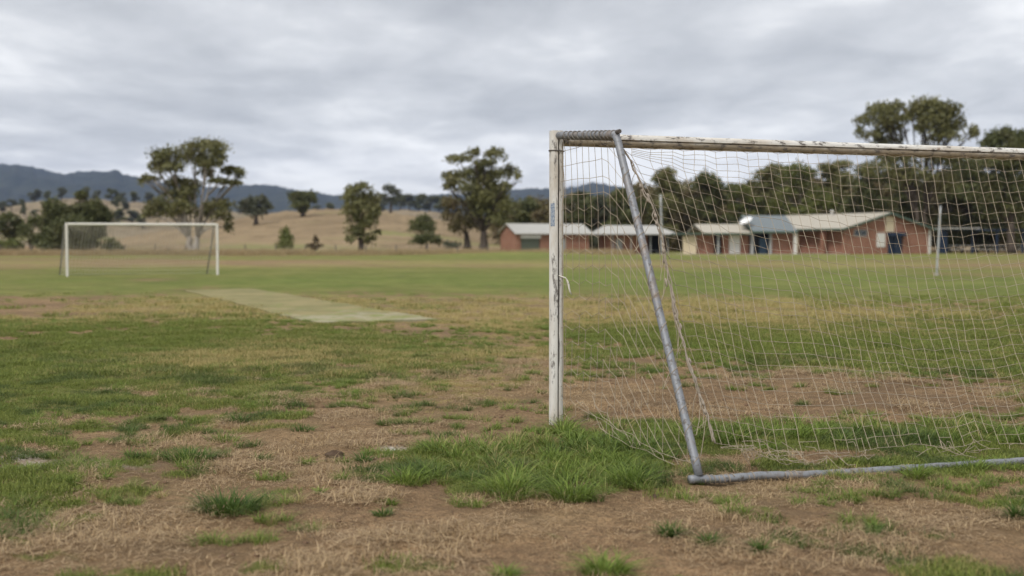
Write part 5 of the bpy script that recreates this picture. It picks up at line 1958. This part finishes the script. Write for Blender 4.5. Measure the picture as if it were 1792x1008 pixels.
TUFTS = [
    (400, 893, 165, 44, 'broad thick dark green grass tuft alone on soil at lower left', 520),
    (1058, 1000, 120, 46, 'big spiky grass tuft at the bottom edge below the green patch', 380),
    (1172, 938, 48, 30, 'compact round dark tuft right of the bottom spiky one', 200),
    (1240, 954, 46, 24, 'round dark tuft between the compact tuft and the small one at the bottom', 180),
    (1330, 972, 36, 24, 'small dark tuft rightmost in the row of three near the bottom', 150),
    (1382, 934, 46, 16, 'low flat bluish tuft below the ground bar', 140),
    (1532, 928, 34, 15, 'small low tuft in the straw below the middle of the ground bar', 110),
    (1780, 905, 44, 36, 'dark upright tuft at the right edge of the photo', 180),
    (886, 1008, 64, 26, 'soft green tuft cut by the bottom edge left of the spiky one', 180),
    (985, 757, 64, 42, 'tall tuft hugging the foot of the white post', 240),
    (1605, 835, 70, 24, 'bushy tuft growing over the ground bar', 220),
    (1700, 822, 90, 22, 'low green tuft growing over the right part of the ground bar', 220),
    (1440, 846, 44, 16, 'small pale tuft in front of the middle of the ground bar', 100),
    (712, 843, 110, 36, 'splayed tuft at the left tip of the long green patch', 300),
    (890, 862, 150, 46, 'splayed grass clump along the front of the long green patch', 380),
    (1000, 868, 130, 52, 'tall grass clump at the front right of the long green patch', 380),
    (1100, 845, 120, 44, 'leaning grass clump left of the stanchion foot', 340),
    (330, 805, 130, 24, 'wide pale green tuft above the broad dark one', 300),
    (420, 738, 60, 15, 'bluish dark tuft in the middle of the tan straw', 140),
    (530, 753, 58, 13, 'flat bright green tuft on tan soil right of the bluish one', 130),
    (538, 806, 36, 16, 'small fresh green tuft left of the brown clod', 120),
    (636, 806, 44, 18, 'small dark tuft right of the brown clod', 120),
    (560, 862, 26, 12, 'tiny tuft on bare soil below the brown clod', 80),
    (684, 880, 34, 12, 'tiny bright tuft below the left tip of the green patch', 80),
    (670, 902, 52, 14, 'low dark tuft just under the tiny bright one', 120),
    (390, 772, 90, 14, 'long low green tuft on the straw at left', 160),
    (240, 800, 60, 14, 'dark tuft left of the wide pale one', 120),
    (185, 838, 40, 14, 'small tuft beside the chalk mark at left', 100),
]
for i, (px, py, wp, hp, lab, n) in enumerate(TUFTS):
    grass_tuft(px, py, wp, hp, lab, 400 + i, n, 0.0, M_LUSHD if ('dark' in lab.split(' below')[0] or 'bluish' in lab) else M_LUSH)


def clod(px, py, wpx, label, seed, mat):
    rg = np.random.default_rng(seed)
    c = G(px, py)
    k = c[1] / FPX
    r = wpx * k / 2
    c[2] = float(zground(c[0], c[1]))
    nu, nv = 18, 9
    V = []
    for i in range(nv):
        ph = i / (nv - 1) * math.pi / 2
        for j in range(nu):
            th = j / nu * 2 * math.pi
            q = 0.75 + 0.6 * float(vnoise(np.array(math.cos(th) * 2 + i * 0.4 + 9), np.array(math.sin(th) * 2 + i * 0.7), seed))
            V.append((r * q * math.cos(ph) * math.cos(th), r * q * math.cos(ph) * math.sin(th), r * 0.62 * q * math.sin(ph) - 0.01))
    F = [(i * nu + j, i * nu + (j + 1) % nu, (i + 1) * nu + (j + 1) % nu, (i + 1) * nu + j) for i in range(nv - 1) for j in range(nu)]
    o = link_mesh('soil_clod', np.array(V), F, mat, None, True)
    o.location = tuple(c)
    setp(o, label, 'clod', 'soil clods')


M_CLOD = mat_plain('dark_soil_clod', (0.10, 0.066, 0.042), 0.95, 0.4, 30, 0, 0.8)
clod(587, 797, 34, 'dark brown clod of soil and roots between two small tufts', 1, M_CLOD)
clod(766, 712, 14, 'small brown clod on the bare goal mouth soil left of the post', 2, M_CLOD)
clod(1150, 866, 22, 'dark clod in front of the stanchion foot', 3, M_CLOD)
clod(1690, 904, 18, 'reddish brown clod at lower right', 4, M_CLOD)

# ------------------------------------------------------------------ haze
def haze():
    m = bpy.data.materials.new('thin_blue_air')
    m.use_nodes = True
    n, l = m.node_tree.nodes, m.node_tree.links
    n.clear()
    out = n.new('ShaderNodeOutputMaterial')
    v = n.new('ShaderNodeVolumePrincipled')
    v.inputs['Color'].default_value = (0.50, 0.64, 1.0, 1)
    v.inputs['Density'].default_value = 6.0e-5
    v.inputs['Anisotropy'].default_value = 0.0
    l.new(v.outputs[0], out.inputs['Volume'])
    b = MB()
    x0, x1, y0, y1, z0, z1 = -9600, 9600, -1500, 7900, -12, 560
    b.box(((x0 + x1) / 2, (y0 + y1) / 2, (z0 + z1) / 2), (x1 - x0, y1 - y0, z1 - z0))
    o = b.build('haze', m)
    setp(o, 'thin bluish haze filling the air', 'haze', kind='stuff')


haze()
